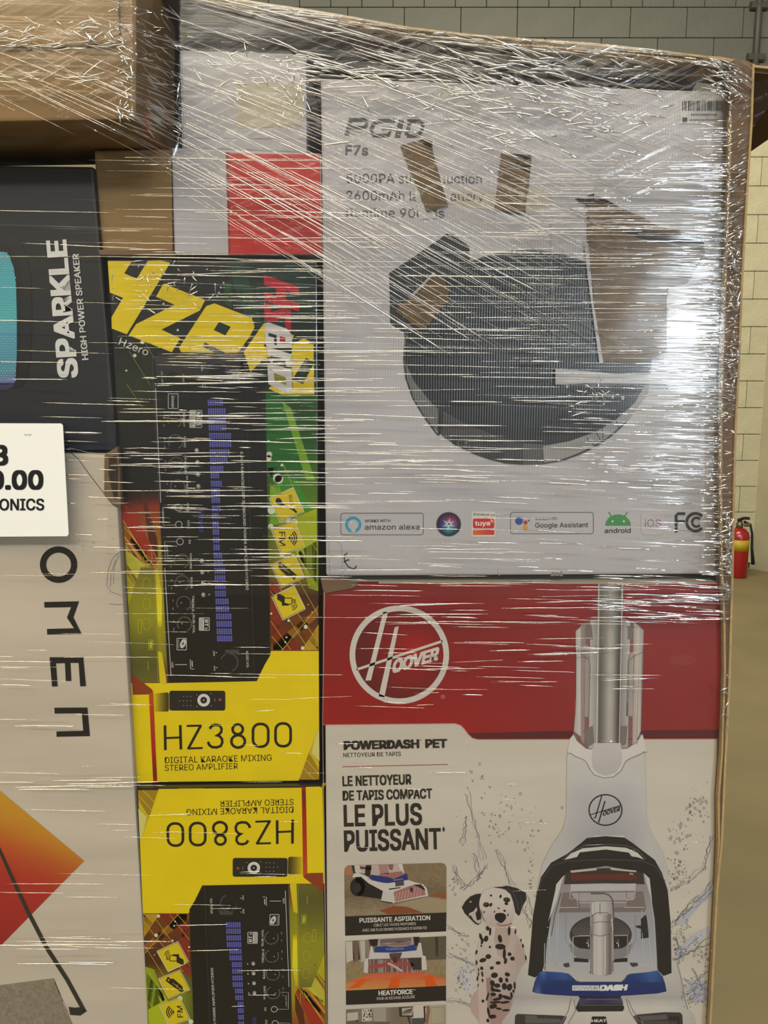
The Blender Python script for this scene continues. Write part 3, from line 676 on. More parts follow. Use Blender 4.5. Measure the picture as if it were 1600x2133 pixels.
    p.poly([(1318, 792), (1326, 798), (1318, 808), (1310, 801)], (228, 204, 20), 8, B); p.line([(1240, 735), (1290, 778)], 3, (228, 204, 20), 8, B); p.line([(1258, 742), (1268, 765)], 3, (228, 204, 20), 8, B); p.line([(1250, 758), (1275, 762)], 3, (228, 204, 20), 8, B); p.text('USB', (1220, 722), (1238, 740), 10, (228, 204, 20), 8, 0, B, up=(0.8, -0.6))
    p.poly([(1208, 918), (1228, 920), (1258, 936), (1258, 978), (1285, 985), (1285, 996), (1240, 998), (1238, 975), (1208, 955)], D, 7, B); p.rrect(1250, 946, 1306, 988, 6, D, 7, B, wd=6)
    p.text('Bf', (1312, 955), (1314, 985), 18, D, 7, 0.02, B, up=(1, 0))
    for k, r in enumerate((16, 28, 40)): p.arc(1300, 988, r, r, 5, D, 7, 0, 75, 10, fr=B)
    p.done('printed_icon_tile', t)
    # lower yellow panel
    YL = (240, 214, 0)
    p.poly([(565, 1356), (664, 1356), (665, 1525), (622, 1626), (285, 1629), (272, 1423), (345, 1423), (535, 1419)], YL, 2)
    p.poly([(85, 10), (240, 130), (245, 165), (95, 168)], (146, 60, 20), 3, C); p.poly([(95, 172), (214, 165), (235, 640), (245, 820), (140, 822), (112, 560)], (240, 214, 0), 4, C)
    p.grad([(214, 165), (246, 140), (262, 520), (276, 818), (247, 820), (235, 600)], lambda x, y: ramp([(140, (190, 84, 16)), (320, (196, 50, 16)), (600, (176, 28, 16)), (760, (120, 16, 16)), (820, (172, 30, 16))], y), 2, 14, 5, C)
    p.grad([(250, 160), (350, 150), (362, 160), (362, 285), (350, 293), (255, 292)], lambda x, y: ramp([(250, (230, 204, 10)), (300, (150, 132, 20)), (362, (52, 46, 24))], x), 10, 2, 3, C)
    p.rrect(365, 138, 780, 285, 18, (34, 31, 28), 6, C)
    p.arc(620, 208, 36, 36, 22, (226, 226, 222), 7, n=40, fr=C); p.ellipse(620, 208, 6, 6, (200, 200, 200), 7, 8, fr=C)
    p.ellipse(740, 205, 10, 10, (206, 92, 76), 7, 12, fr=C); p.ellipse(740, 205, 5, 5, (90, 30, 26), 8, 10, fr=C); p.rect(700, 195, 706, 216, (120, 120, 116), 7, C)
    for x in (470, 498, 525):
        for y in (180, 213, 248): p.ellipse(x, y, 4, 3, (190, 190, 186), 7, 6, fr=C)
    p.ellipse(440, 215, 4, 3, (190, 190, 186), 7, 6, fr=C)
    for x, y in ((570, 168), (672, 160), (570, 255), (675, 250)): p.ellipse(x, y, 5, 3, (180, 180, 180), 7, 6, fr=C)
    # HZ3800 in thin strokes
    T = (26, 24, 18); wd = 20
    p.line([(333, 395), (336, 578)], wd, T, 6, C); p.line([(446, 392), (451, 573)], wd, T, 6, C); p.line([(336, 489), (448, 484)], 15, T, 6, C)
    p.line([(494, 399), (605, 396)], 15, T, 6, C); p.line([(597, 398), (508, 562)], 19, T, 6, C); p.line([(498, 566), (612, 562)], 15, T, 6, C)
    th = [(664, 420), (680, 398), (708, 390), (738, 396), (752, 418), (750, 444), (730, 464), (706, 468), (735, 472), (755, 494), (758, 522), (745, 548), (714, 558), (680, 555), (660, 538), (652, 516)]
    p.line(th, wd, T, 6, C)
    p.arc(872, 424, 38, 36, wd, T, 6, n=32, fr=C); p.arc(875, 513, 50, 46, wd, T, 6, n=32, fr=C)
    for x0, y0, x1, y1 in ((985, 384, 1098, 552), (1152, 380, 1264, 549)): p.rrect(x0, y0, x1, y1, 50, T, 6, C, wd=wd)
    p.text('DIGITAL KARAOKE MIXING', (332, 676), (1124, 656), 46, T, 6, -0.008, C); p.text('STEREO AMPLIFIER', (332, 732), (873, 717), 44, T, 6, -0.008, C)
    # faint corner on the right
    p.poly([(1472, 410), (1475, 790), (1325, 792), (1400, 590)], (214, 186, 20), 3, C)
    p.poly([(1475, 410), (1478, 660), (1420, 600), (1440, 500)], (224, 216, 130), 4, C); p.poly([(1400, 590), (1475, 730), (1475, 795), (1330, 795)], (170, 136, 20), 4, C)
    for a, b in (((1372, 640), (1475, 760)), ((1350, 700), (1440, 796)), ((1400, 600), (1476, 690))): p.line([a, b], 3, (232, 220, 90), 5, C)
    p.done('printed_yellow_panel', t)
    return t
hz = amp(0.010)
# the lower one: every piece copied, whole box turned over
h2 = hz.copy(); S.collection.objects.link(h2); h2['label'] = 'lower black and yellow amplifier box, standing upside down'
for ch in list(hz.children):
    c = ch.copy(); S.collection.objects.link(c); c.parent = h2
h2.rotation_euler = (0, pi, 0)
a0 = (W(287, 1631, 0.010)+W(666, 1627, 0.010))/2; a1 = (W(285, 1645, 0.0)+W(672, 1634, 0.0))/2
off = a0-Vector(hz.location)
h2.location = a1-Vector((-off.x, off.y, -off.z))
bpy.context.view_layer.update()
# its narrow top side shows in front of the upper box
A_ = W(287, 1644, 0.0).z
def topstrip(x0, x1, col, p, dz=0.0):
    a = W(x0, 1643, 0.0); b = W(x1, 1643, 0.0); i = len(p.v)
    z = A_+0.0012+dz
    p.v += [Vector((a.x, -0.0004, z)), Vector((b.x, -0.0004, z)), Vector((b.x+0.004, 0.012, z)), Vector((a.x+0.004, 0.012, z))]; p.f.append([i, i+1, i+2, i+3]); p.c.append(lin(col))
p = Print(0.0)
for xa_, xb_ in ((372, 424), (554, 598), (636, 672)): topstrip(xa_, xb_, (240, 214, 0), p); p.done('printed_top_edge', h2)
p.done('printed_top_edge', h2)
for c in h2.children:
    if c.name.startswith('printed_top_edge'):
        # undo the half turn for this piece, which was drawn in place
        for v in c.data.vertices: v.co = Vector((-v.co.x, v.co.y, -v.co.z))
# ---------------- robot vacuum box (white, torn)
vY = 0.010
QV = [(668, 162), (1515, 190), (1506, 1196), (679, 1200)]
vb = box('large white robot vacuum box with torn brown patches, upper right', 'box', QV, vY, 0.40, M['flute_white'], 0.003, name='vacuum_box')
Ff = Z(660, 130, 3.2); G = Z(780, 380, 2.2857); H = Z(660, 1000, 1.8605)
p = Print(vY, Ff)
LG = (70, 70, 72)
p.line([(214, 381), (318, 381), (336, 394), (326, 424), (306, 434), (222, 434)], 23, LG, 4); p.poly([(208, 392), (236, 392), (212, 487), (184, 487)], LG, 4)
p.line([(522, 386), (410, 390), (378, 412), (362, 452), (376, 484), (430, 488), (478, 484), (496, 440), (432, 442)], 25, LG, 4)
p.poly([(548, 376), (584, 378), (556, 500), (518, 500)], LG, 4)
p.line([(602, 390), (685, 392), (708, 408), (700, 456), (672, 486), (600, 490)], 25, LG, 4); p.poly([(606, 404), (634, 404), (612, 482), (584, 482)], LG, 4)
for y in (412, 452, 474): p.line([(186, y-10), (300, y+12)], 3, (190, 190, 196), 5)
p.done('printed_brand_word', vb, 'flute_print')
T = (78, 78, 80)
p.text('F7s', (190, 614), (342, 616), 62, (88, 88, 92), 4, 0.02)
p.text('5000PA strong suction', (197, 803), (1100, 806), 62, T, 4); p.text('2600mAh large battery', (197, 917), (1115, 924), 62, T, 4); p.text('Runtime 90mins', (197, 1031), (850, 1035), 60, T, 4)
p.done('printed_lettering', vb, 'flute_print')
# robot picture
p = Print(vY, G)
def disc(x, y): return ramp([(320, (12, 14, 15)), (600, (18, 19, 20)), (900, (24, 24, 25)), (1240, (38, 36, 37))], y)
cx, cy, rx, ry = 729, 832, 592, 512
p.grad([(70, 432), (200, 345), (330, 255), (345, 243), (380, 250), (452, 305), (455, 372), (500, 380), (420, 700), (250, 830), (145, 760), (140, 715), (75, 672)], lambda x, y: ramp([(240, (28, 32, 34)), (700, (42, 45, 48))], y), 6, 8, 1)
p.ellipse(cx, cy, rx, ry, (84, 84, 88), 2, 90)
lens = []
for i in range(91):
    a = math.radians(180+180*i/90.0); lens.append((cx+(rx-8)*cos(a), cy+(ry-6)*sin(a)))
low = [(1318, 850), (1300, 940), (1240, 1050), (1130, 1150), (980, 1220), (860, 1250), (700, 1240), (520, 1190), (380, 1120), (280, 1060), (190, 950), (150, 860)]
p.grad(lens+low, disc, 14, 14, 4)
p.poly([(150, 862), (190, 950), (280, 1060), (305, 1080), (300, 1185), (250, 1130), (190, 1040), (155, 950)], (112, 112, 116), 5)
p.line([(141, 830), (150, 930), (185, 1030), (240, 1120), (300, 1200)], 7, (44, 44, 46), 6); p.poly([(303, 1075), (328, 1090), (320, 1190), (302, 1210)], (30, 30, 32), 6)
p.poly([(322, 1095), (440, 1150), (570, 1205), (705, 1240), (705, 1344), (620, 1338), (480, 1292), (380, 1245), (320, 1205)], (72, 70, 72), 5)
p.poly([(705, 1240), (800, 1254), (805, 1342), (705, 1344)], (92, 92, 94), 5)
p.poly([(800, 1256), (930, 1232), (1060, 1185), (1150, 1130), (1240, 1050), (1300, 945), (1318, 930), (1300, 1010), (1210, 1130), (1085, 1235), (960, 1295), (840, 1335), (805, 1340)], (158, 158, 160), 5)
p.line([(805, 1338), (900, 1322), (1010, 1275), (1100, 1225), (1200, 1140)], 6, (60, 60, 62), 7)
for a, b in (((1010, 1215), (1055, 1260)), ((1055, 1185), (1085, 1245)), ((1085, 1170), (1090, 1240)), ((1150, 1130), (1165, 1175)), ((800, 1256), (806, 1338)), ((705, 1240), (703, 1344))): p.line([a, b], 4, (60, 60, 62), 7)
p.poly([(370, 1200), (430, 1222), (468, 1236), (466, 1286), (372, 1245)], (52, 50, 52), 6); p.rrect(398, 1230, 456, 1254, 5, (120, 120, 120), 7, wd=3); p.ellipse(437, 1240, 8, 8, (110, 110, 110), 7, 14)
for i in range(10):
    for j in range(9):
        x = 505+i*13+(j % 2)*6; y = 1222+j*12+i*2
        if ((x-565)/62)**2+((y-1272)/50)**2 < 1: p.ellipse(x, y, 5, 4, (34, 32, 34), 6, 6)
for k in range(7): p.line([(225+k*11, 800+k*6), (300+k*10, 960+k*8), (330+k*4, 1000+k*14)], 2, (30, 32, 34), 5)
for x, y in ((918, 970), (1135, 1020), (1183, 1026)): p.ellipse(x, y, 7, 10, (188, 192, 196), 6, 12)
p.line([(843, 345), (843, 440)], 3, (150, 150, 150), 6); p.line([(848, 440), (855, 760), (872, 880)], 3, (150, 152, 156), 6)
p.line([(838, 50), (840, 330)], 2, (150, 150, 152), 3)
p.done('printed_robot_picture', vb, 'flute_print')
# torn places down to the brown liner, each with its ragged paper
def patch(pts, fr, th=0.0012, m='torn'):
    q = []
    n = len(pts)
    for i in range(n):
        a = fr(*pts[i]); b = fr(*pts[(i+1) % n]); d = hypot(b[0]-a[0], b[1]-a[1]); k = max(1, int(d/9))
        for j in range(k):
            t = j/k; q.append((a[0]+(b[0]-a[0])*t+random.uniform(-1, 1), a[1]+(b[1]-a[1])*t+random.uniform(-1, 1)))
    return prism_obj('torn_patch', q, vY-0.0012-th, vY-0.0008, M[m], vb)
p = Print(vY, Ff)
p.poly([(608, 640), (640, 640), (800, 1040), (685, 1045)], (206, 205, 208), 6); p.poly([(790, 700), (835, 745), (845, 830), (905, 860), (870, 960), (800, 1000)], (206, 205, 208), 6)
p.poly([(845, 845), (1010, 850), (1110, 840), (1225, 880), (1460, 830), (1550, 870), (1556, 960), (1400, 1020), (1180, 990), (880, 940)], (196, 190, 176), 3)
p.done('thin_torn_paper', vb, 'flute_print')
patch([(557, 553), (735, 505), (768, 530), (772, 590), (875, 950), (735, 998)], Ff)
patch([(1230, 598), (1430, 622), (1425, 720), (1390, 1008), (1185, 990)], Ff)
patch([(690, 520), (735, 503), (770, 525), (765, 562), (735, 560)], Ff, 0.0022, 'torn_dark')
patch([(1330, 612), (1432, 620), (1430, 652), (1370, 640)], Ff, 0.0022, 'torn_dark')
patch([(1320, 665), (1428, 690), (1425, 730), (1400, 728)], Ff, 0.0018, 'torn_dark')
patch([(1012, 92), (1060, 62), (1130, 95), (1200, 135), (1290, 170), (1330, 200), (1440, 225), (1560, 262), (1575, 340), (1490, 480), (1400, 500), (1392, 560), (1392, 800), (1300, 850), (1090, 855), (1060, 700), (1030, 400), (1015, 250)], G)
patch([(962, 65), (1000, 72), (1045, 52), (1050, 82), (1100, 78), (1140, 100), (1050, 100), (985, 98)], G, 0.0024, 'torn_dark')
patch([(1180, 225), (1330, 235), (1560, 265), (1570, 300), (1400, 300), (1250, 262)], G, 0.0016, 'torn_dark')
patch([(97, 612), (190, 525), (285, 432), (330, 470), (362, 505), (345, 560), (320, 590), (235, 706), (150, 652)], G)
p = Print(vY, G)
p.poly([(1392, 500), (1480, 492), (1530, 520), (1545, 700), (1392, 720)], (216, 215, 220), 8)
p.done('lifted_paper', vb, 'flute_print')
def strip(pts, fr, name, th=0.0008): return prism_obj(name, [fr(*q) for q in pts], vY-0.0036, vY-0.0036+th, M['white_gloss'], vb)
strip([(862, 886), (1010, 898), (1160, 912), (1320, 905), (1412, 910), (1410, 960), (1000, 957), (862, 963)], G, 'paper_strip')
strip([(1000, 290), (1018, 290), (1042, 560), (1088, 845), (1092, 856), (1072, 862), (1050, 700), (1015, 440)], G, 'paper_strip')
strip([(178, 532), (282, 426), (290, 432), (188, 538)], G, 'paper_strip')
p = Print(vY-0.0036, G)
for y, tx in ((300, '1'), (325, '1'), (360, 'L'), (400, 'bio'), (480, 'L'), (560, '[TM'), (590, 'I'), (700, '181'), (720, '-'), (800, 'J')):
    x = 1006+(y-300)*0.125; p.text(tx, (x+2, y), (x+4, y+5+5*len(tx)), 9, (60, 60, 60), 2, up=(1, 0))
p.done('strip_marks', vb)['kind'] = 'stuff'
# stretched dents in the face: barcode label top right
p = Print(vY)
p.poly([(1416, 196), (1500, 198), (1502, 260), (1416, 258)], (206, 205, 208), 1)
x = 1422
random.seed(11)
while x < 1505:
    wd = random.choice([1, 1, 1.5, 2, 2.6]); p.line([(x, 210), (x, 231)], wd, (40, 40, 44), 3); x += wd+random.choice([1, 1.2, 1.8])
p.rect(1422, 245, 1432, 256, (60, 60, 60), 3)
for k in range(16): p.rect(1440+k*3.4, 237, 1442+k*3.4, 241, (70, 70, 72), 3); p.rect(1436+k*4, 248, 1438.4+k*4, 252, (90, 90, 92), 3)
p.done('barcode_label', vb, 'flute_print')
# row of marks along the bottom
p = Print(vY, H)
p.rrect(93, 128, 413, 212, 10, (90, 86, 86), 2, wd=2)
p.arc(141, 172, 26, 26, 10, (52, 168, 214), 3, n=40); p.poly([(134, 190), (152, 194), (146, 204), (132, 198)], (214, 208, 206), 4)
p.text('WORKS WITH', (186, 163), (285, 162), 10, (56, 54, 54), 3, 0.006); p.text('amazon alexa', (186, 192), (398, 191), 20, (52, 50, 50), 3, -0.006)
p.done('printed_voice_badge', vb, 'flute_print')
def siri(x, y):
    dx, dy = (x-511)/47, (y-171)/47; r = hypot(dx, dy); a = atan2(dy, dx)
    base = ramp([(-3.2, (60, 60, 140)), (-1.6, (120, 50, 110)), (-0.4, (170, 60, 110)), (0.6, (50, 120, 170)), (1.6, (40, 160, 170)), (3.2, (60, 60, 140))], a)
    c = lerp((226, 226, 240), base, r*2.2); return lerp(c, (28, 24, 44), (r-0.55)*2.4)
p.grad([(511+47*cos(k*pi/18), 171+46*sin(k*pi/18)) for k in range(36)], siri, 16, 16, 2)
p.arc(511, 171, 46, 45, 4, (70, 66, 80), 3)
for a in (20, 95, 160, 215, 280, 330): p.line([(511, 171), (511+24*cos(math.radians(a)), 171+24*sin(math.radians(a)))], [7, 1], (216, 226, 236), 3)
p.done('printed_sphere_icon', vb, 'flute_print')
p.text('Powered by', (608, 138), (690, 138), 10, (60, 58, 58), 3, 0.004); p.rrect(600, 122, 693, 220, 6, (226, 222, 222), 1)
p.rrect(605, 149, 688, 187, 7, (214, 50, 48), 3); p.text('tuya', (613, 176), (672, 175), 17, (250, 244, 240), 5, 0.02)
for k, r in enumerate((6, 11)): p.arc(672, 163, r, r, 2.5, (250, 244, 240), 5, -80, 10, 8)
p.grad([(605, 194), (688, 192), (688, 212), (605, 213)], lambda x, y: ramp([(605, (222, 120, 60)), (688, (214, 50, 44))], x), 6, 2, 3)
p.done('printed_red_badge', vb, 'flute_print')
p.rrect(751, 125, 1072, 208, 10, (96, 92, 92), 2, wd=2)
p.ellipse(784, 158, 15, 15, (52, 90, 170), 3, 24); p.ellipse(809, 164, 8, 8, (208, 60, 48), 3, 16); p.ellipse(822, 157, 3.5, 3.5, (52, 90, 170), 3, 10); p.ellipse(808, 184, 9, 9, (226, 166, 40), 3, 16)
p.text('works with', (848, 155), (932, 154), 11, (76, 74, 74), 3, 0); p.text('Google Assistant', (847, 184), (1052, 182), 18, (70, 68, 70), 3, 0.004)
p.done('printed_assistant_badge', vb, 'flute_print')
GR = (76, 156, 92)
p.ellipse(1168, 176, 49, 43, GR, 3, 24, 180, 360); p.line([(1142, 142), (1132, 124)], 4, GR, 3); p.line([(1192, 142), (1204, 124)], 4, GR, 3); p.ellipse(1146, 160, 4, 4, (236, 240, 236), 5, 10); p.ellipse(1190, 160, 4, 4, (236, 240, 236), 5, 10)
p.text('android', (1116, 205), (1217, 204), 18, (44, 50, 48), 3, 0.006)
p.done('printed_green_badge', vb, 'flute_print')
p.rrect(1257, 122, 1349, 212, 18, (204, 200, 210), 2)
p.text('iOS', (1271, 181), (1334, 181), 28, (150, 110, 150), 4, -0.006)
p.done('printed_grey_badge', vb, 'flute_print')
FC = (56, 56, 60)
p.line([(1428, 130), (1400, 130), (1393, 137), (1393, 203)], 11, FC, 3); p.line([(1396, 160), (1426, 160)], 10, FC, 3)
p.arc(1468, 163, 34, 34, 11, FC, 3, -318, -42, 30); p.arc(1472, 163, 17, 17, 9, FC, 3, -318, -42, 24)
p.done('printed_certification_mark', vb, 'flute_print')
p.line([(119, 282), (108, 290), (106, 305), (112, 322), (122, 336), (146, 346)], [3, 4, 4, 4, 4, 3], (30, 28, 28), 3); p.line([(104, 318), (122, 308), (126, 312)], 4, (30, 28, 28), 3); p.line([(144, 346), (154, 332)], 4, (30, 28, 28), 3)
p.done('marker_scribble', vb, 'flute_print')
p.line([(45, 215), (50, 360)], 2, (180, 178, 180), 3); p.line([(72, 235), (95, 250), (100, 375)], 3, (188, 184, 184), 3)
for x in (915, 930, 945): p.poly([(x-10, 372), (x+10, 372), (x+2, 350)], (150, 138, 136), 3)
p.line([(700, 345), (708, 372)], 2, (196, 192, 190), 3)
p.done('crease_mark', vb, 'flute_print')['kind'] = 'stuff'

# ---------------- carpet cleaner box (red over white)
hY = 0.0
QH = [(675, 1217), (1505, 1216), (1480, 2133), (682, 2133)]
hb = box('large red and white carpet cleaner box with dalmatian picture, lower right', 'box', QH, hY, 0.40, M['white_card'], 0.003, name='carpet_cleaner_box', zbot=BASE_Z)
L_ = Z(660, 1200, 1.8605); Jf = Z(1060, 1180, 3.478); Kf = Z(1040, 1650, 3.3333); Mf = Z(680, 1500, 5.0); Nf = Z(680, 1780, 5.0); Of = Z(920, 1780, 6.0417)
p = Print(hY, L_)
def rc(x, y): return lerp(ramp([(30, (138, 20, 26)), (200, (136, 20, 24)), (420, (152, 16, 20)), (560, (158, 16, 20))], y), (146, 34, 36), (x-500)/500.0)
p.grad([(24, 30), (1570, 30), (1562, 632), (622, 632), (600, 626), (585, 612), (572, 592), (558, 578), (535, 571), (24, 576)], rc, 24, 14, 1)
p.poly([(590, 609), (900, 601), (1562, 595), (1560, 631), (622, 632), (604, 626)], (92, 22, 28), 2)
p.line([(24, 576), (535, 571), (558, 578), (572, 592), (588, 614), (604, 628), (625, 633), (1562, 631)], 2.5, (214, 120, 116), 3)
p.ellipse(1422, 326, 52, 21, (150, 52, 46), 2, 30)
for k in range(22): p.line([(190+k*13, 60), (190+k*13+random.uniform(-2, 2), 75)], 1.2, (176, 60, 60), 2)
p.done('printed_red_band', hb)
def lg(x, y): return lerp((176, 12, 18), (106, 14, 18), hypot(x-380, y-290)/190.0)
p.grad([(320+182*cos(k*pi/24), 305+180*sin(k*pi/24)) for k in range(48)], lg, 14, 14, 3)
SV = (214, 208, 204)
p.arc(320, 305, 182, 180, 22, SV, 5, n=72)
p.poly([(258, 138), (276, 140), (228, 330), (210, 404), (188, 405), (206, 340)], SV, 5); p.poly([(302, 198), (318, 194), (262, 470), (240, 466), (250, 420)], SV, 5); p.line([(155, 362), (487, 252)], 10, SV, 5)
p.text('OOVER', (290, 376), (470, 322), 40, SV, 6, 0.05, shear=0.2, up=(0.0, -1.12)); p.arc(489, 468, 7, 7, 1.5, (196, 170, 166), 5); p.text('R', (486, 471), (492, 471), 6, (196, 170, 166), 5)
p.done('printed_round_logo', hb)
# lettering
DK = (40, 34, 32)
p.text('POWERDASH', (180, 306), (968, 287), 82, DK, 4, 0.045, fr=Mf); p.ellipse(982, 207, 6, 6, DK, 4, 10, fr=Mf); p.text('PET', (1030, 286), (1258, 283), 82, DK, 4, 0.045, fr=Mf)
p.text('NETTOYEUR DE TAPIS', (176, 386), (776, 372), 42, DK, 4, 0.004, fr=Mf); p.line([(166, 486), (1265, 462)], 6, (164, 36, 56), 4, Mf)
p.text('LE NETTOYEUR', (168, 686), (886, 665), 98, DK, 4, 0.03, fr=Mf); p.text('DE TAPIS COMPACT', (170, 836), (1102, 812), 96, DK, 4, 0.03, fr=Mf)
p.text('LE PLUS', (182, 1103), (998, 1084), 212, DK, 4, 0.025, fr=Mf); p.text('PUISSANT', (186, 1365), (1196, 1338), 208, DK, 4, 0.025, fr=Mf); p.text('*', (1210, 1195), (1232, 1195), 80, DK, 4, 0.03, fr=Mf)
p.done('printed_lettering', hb)
# steel pole and clear sleeve
CL = (158, 152, 150)
p.fr = Jf
p.poly([(484, 465), (530, 415), (590, 385), (650, 378), (840, 378), (900, 395), (955, 430), (980, 460), (978, 560), (960, 1190), (930, 1290), (850, 1322), (560, 1322), (500, 1270), (470, 1210), (484, 1000), (486, 640), (480, 560)], (140, 96, 96), 3)
def sleeve(pts, c0, c1):
    x0 = min(a for a, b in pts); x1 = max(a for a, b in pts)
    p.grad(pts, lambda x, y: lerp(c0, c1, (x-x0)/(x1-x0)), 5, 1, 4)
sleeve([(486, 468), (520, 440), (520, 1230), (472, 1195), (486, 900)], (184, 176, 174), (214, 208, 204)); sleeve([(520, 430), (560, 400), (548, 1290), (520, 1250)], (166, 150, 150), (150, 132, 132))
sleeve([(560, 560), (590, 590), (580, 1090), (545, 1096)], (176, 166, 164), (160, 146, 146)); sleeve([(592, 390), (650, 380), (640, 1320), (580, 1320)], (198, 196, 196), (150, 146, 146))
sleeve([(828, 380), (880, 388), (862, 1310), (805, 1320)], (150, 146, 146), (196, 194, 194)); sleeve([(868, 640), (910, 620), (900, 1090), (850, 1085)], (166, 152, 152), (180, 170, 168))
sleeve([(905, 400), (946, 428), (925, 1290), (895, 1300)], (176, 164, 162), (214, 208, 204)); sleeve([(946, 430), (978, 462), (974, 620), (958, 1190), (930, 1250)], (210, 204, 200), (168, 160, 158))
for pts in ([(480, 470), (484, 580), (488, 640), (486, 1000), (468, 1210), (500, 1270)], [(980, 462), (974, 580), (968, 700), (958, 1190), (925, 1290)], [(486, 466), (530, 418), (600, 386), (650, 378)], [(828, 378), (900, 395), (978, 460)], [(498, 600), (540, 650), (585, 680), (590, 720), (580, 1085), (540, 1096)], [(968, 620), (900, 655), (866, 680), (862, 800), (852, 1080), (895, 1090)]): p.line(pts, 4, (104, 96, 96), 6)
for pts in ([(550, 450), (600, 420), (610, 530), (560, 520)], [(860, 430), (905, 440), (905, 525), (860, 530)], [(540, 1190), (610, 1150), (620, 1280), (570, 1310)], [(808, 1155), (860, 1155), (850, 1290), (808, 1300)]): p.poly(pts, (128, 118, 118), 5)
def pole(x, y):
    u = (x-638-(1278-y)*0.0125)/(168.0)
    c = ramp([(0.0, (214, 210, 206)), (0.05, (96, 92, 90)), (0.16, (110, 106, 104)), (0.34, (150, 146, 142)), (0.5, (188, 184, 180)), (0.66, (176, 172, 168)), (0.86, (96, 92, 90)), (0.96, (58, 54, 54)), (1.0, (214, 210, 206))], u)
    return lerp(c, lerp(c, (176, 170, 164), 0.35), (700-y)/600.0)
p.grad([(648, 124), (828, 122), (800, 1278), (634, 1278)], pole, 22, 10, 7)
p.line([(652, 124), (636, 1278)], 5, (222, 218, 212), 8); p.line([(826, 122), (800, 1278)], 5, (222, 218, 212), 8)
for k in range(9): x = 690+k*11; p.line([(x, 150+random.random()*80), (x-4, 420+random.random()*260)], 3, (138, 134, 130), 8)
p.done('printed_steel_pole', hb)
# white machine body
p.fr = ident
def bodyc(x, y):
    c = ramp([(1540, (214, 211, 208)), (1620, (206, 204, 206)), (1660, (190, 188, 196)), (1730, (178, 176, 186)), (1760, (172, 170, 180)), (1860, (196, 194, 200))], y)
    e = min(1, abs(x-1263)/85.0); return lerp(c, (208, 205, 204), e*e*0.7)
body = [(1195, 1533), (1188, 1560), (1181, 1575), (1180, 1700), (1172, 1728), (1150, 1760), (1130, 1800), (1120, 1850), (1126, 1870), (1240, 1740), (1300, 1740), (1395, 1870), (1393, 1820), (1382, 1775), (1360, 1740), (1348, 1705), (1345, 1580), (1338, 1560), (1334, 1530), (1300, 1545), (1220, 1545)]
p.grad(body, bodyc, 12, 18, 2)
p.line([(1196, 1533), (1188, 1560), (1181, 1576), (1180, 1700), (1172, 1728), (1150, 1760), (1130, 1800), (1120, 1850)], 1.2, (186, 182, 184), 3); p.line([(1334, 1530), (1344, 1575), (1346, 1705), (1360, 1740), (1382, 1775), (1393, 1825)], 1.2, (196, 192, 194), 3)
p.fr = Jf
p.line([(425, 1355), (445, 1352), (480, 1375), (540, 1398), (565, 1420), (585, 1465), (620, 1510), (690, 1532), (760, 1524), (815, 1480), (845, 1415), (880, 1392), (950, 1365), (978, 1345), (1000, 1345)], 4, (120, 116, 118), 8)
p.poly([(470, 1215), (505, 1275), (560, 1318), (600, 1325), (612, 1320), (600, 1400), (610, 1460), (650, 1505), (705, 1518), (765, 1500), (812, 1450), (820, 1400), (812, 1318), (850, 1320), (905, 1290), (945, 1240), (970, 1215), (1000, 1345), (975, 1340), (850, 1400), (810, 1480), (750, 1525), (680, 1530), (620, 1508), (585, 1465), (560, 1415), (445, 1350), (425, 1355), (440, 1250)], (220, 217, 214), 5)
p.grad([(615, 1285), (812, 1285), (815, 1380), (812, 1430), (775, 1490), (705, 1512), (640, 1492), (605, 1440), (600, 1390)], lambda x, y: ramp([(1285, (206, 202, 206)), (1510, (194, 188, 194))], y), 2, 5, 6)
p.line([(615, 1282), (812, 1282)], 5, (224, 222, 220), 8)
p.line([(468, 1212), (505, 1272), (560, 1318), (600, 1325)], 4, (130, 124, 124), 8); p.line([(965, 1212), (930, 1270), (860, 1316), (816, 1322)], 4, (130, 124, 124), 8)
# small black logo
p.fr = Kf; BK = (30, 28, 30)
p.arc(738, 124, 114, 106, 9, BK, 5, n=50); p.line([(712, 26), (668, 178)], 8, BK, 5); p.line([(735, 62), (690, 212)], 9, BK, 5); p.line([(632, 158), (845, 92)], 6, BK, 5); p.line([(655, 178), (672, 178)], 5, BK, 5); p.text('OOVER', (718, 166), (838, 130), 27, BK, 6, 0.03, shear=0.2, up=(0, -1.1))
p.done('printed_machine_body', hb)
# black arch handle and tank
p.poly([(200, 1270), (212, 1150), (235, 860), (262, 700), (290, 590), (360, 490), (470, 430), (560, 360), (610, 318), (740, 306), (870, 316), (930, 355), (1000, 410), (1080, 470), (1130, 560), (1170, 680), (1190, 900), (1197, 1255), (1142, 1277), (1105, 1240), (1000, 900), (740, 700), (400, 900), (300, 1240), (250, 1288)], (36, 34, 32), 3)
p.line([(262, 700), (300, 600), (370, 510), (470, 478), (740, 468), (1000, 478), (1090, 520), (1150, 620)], 8, (66, 64, 66), 4)
p.poly([(452, 470), (500, 425), (580, 390), (740, 376), (880, 386), (960, 420), (1006, 468), (960, 452), (920, 446), (900, 420), (740, 398), (560, 418), (540, 450), (500, 460)], (214, 212, 208), 5)
p.line([(440, 470), (520, 400), (600, 372), (740, 362), (880, 370), (960, 400), (1020, 465)], 6, (90, 86, 86), 5)
tank = [(316, 1230), (330, 1050), (370, 800), (420, 620), (470, 560), (740, 512), (1000, 560), (1040, 640), (1080, 880), (1100, 1235), (1070, 1250), (890, 1262), (850, 1316), (560, 1316), (490, 1255), (330, 1245)]
p.grad(tank, lambda x, y: ramp([(560, (150, 140, 144)), (800, (160, 160, 168)), (1000, (168, 172, 186)), (1180, (182, 184, 196)), (1300, (196, 192, 190))], y), 12, 14, 5)
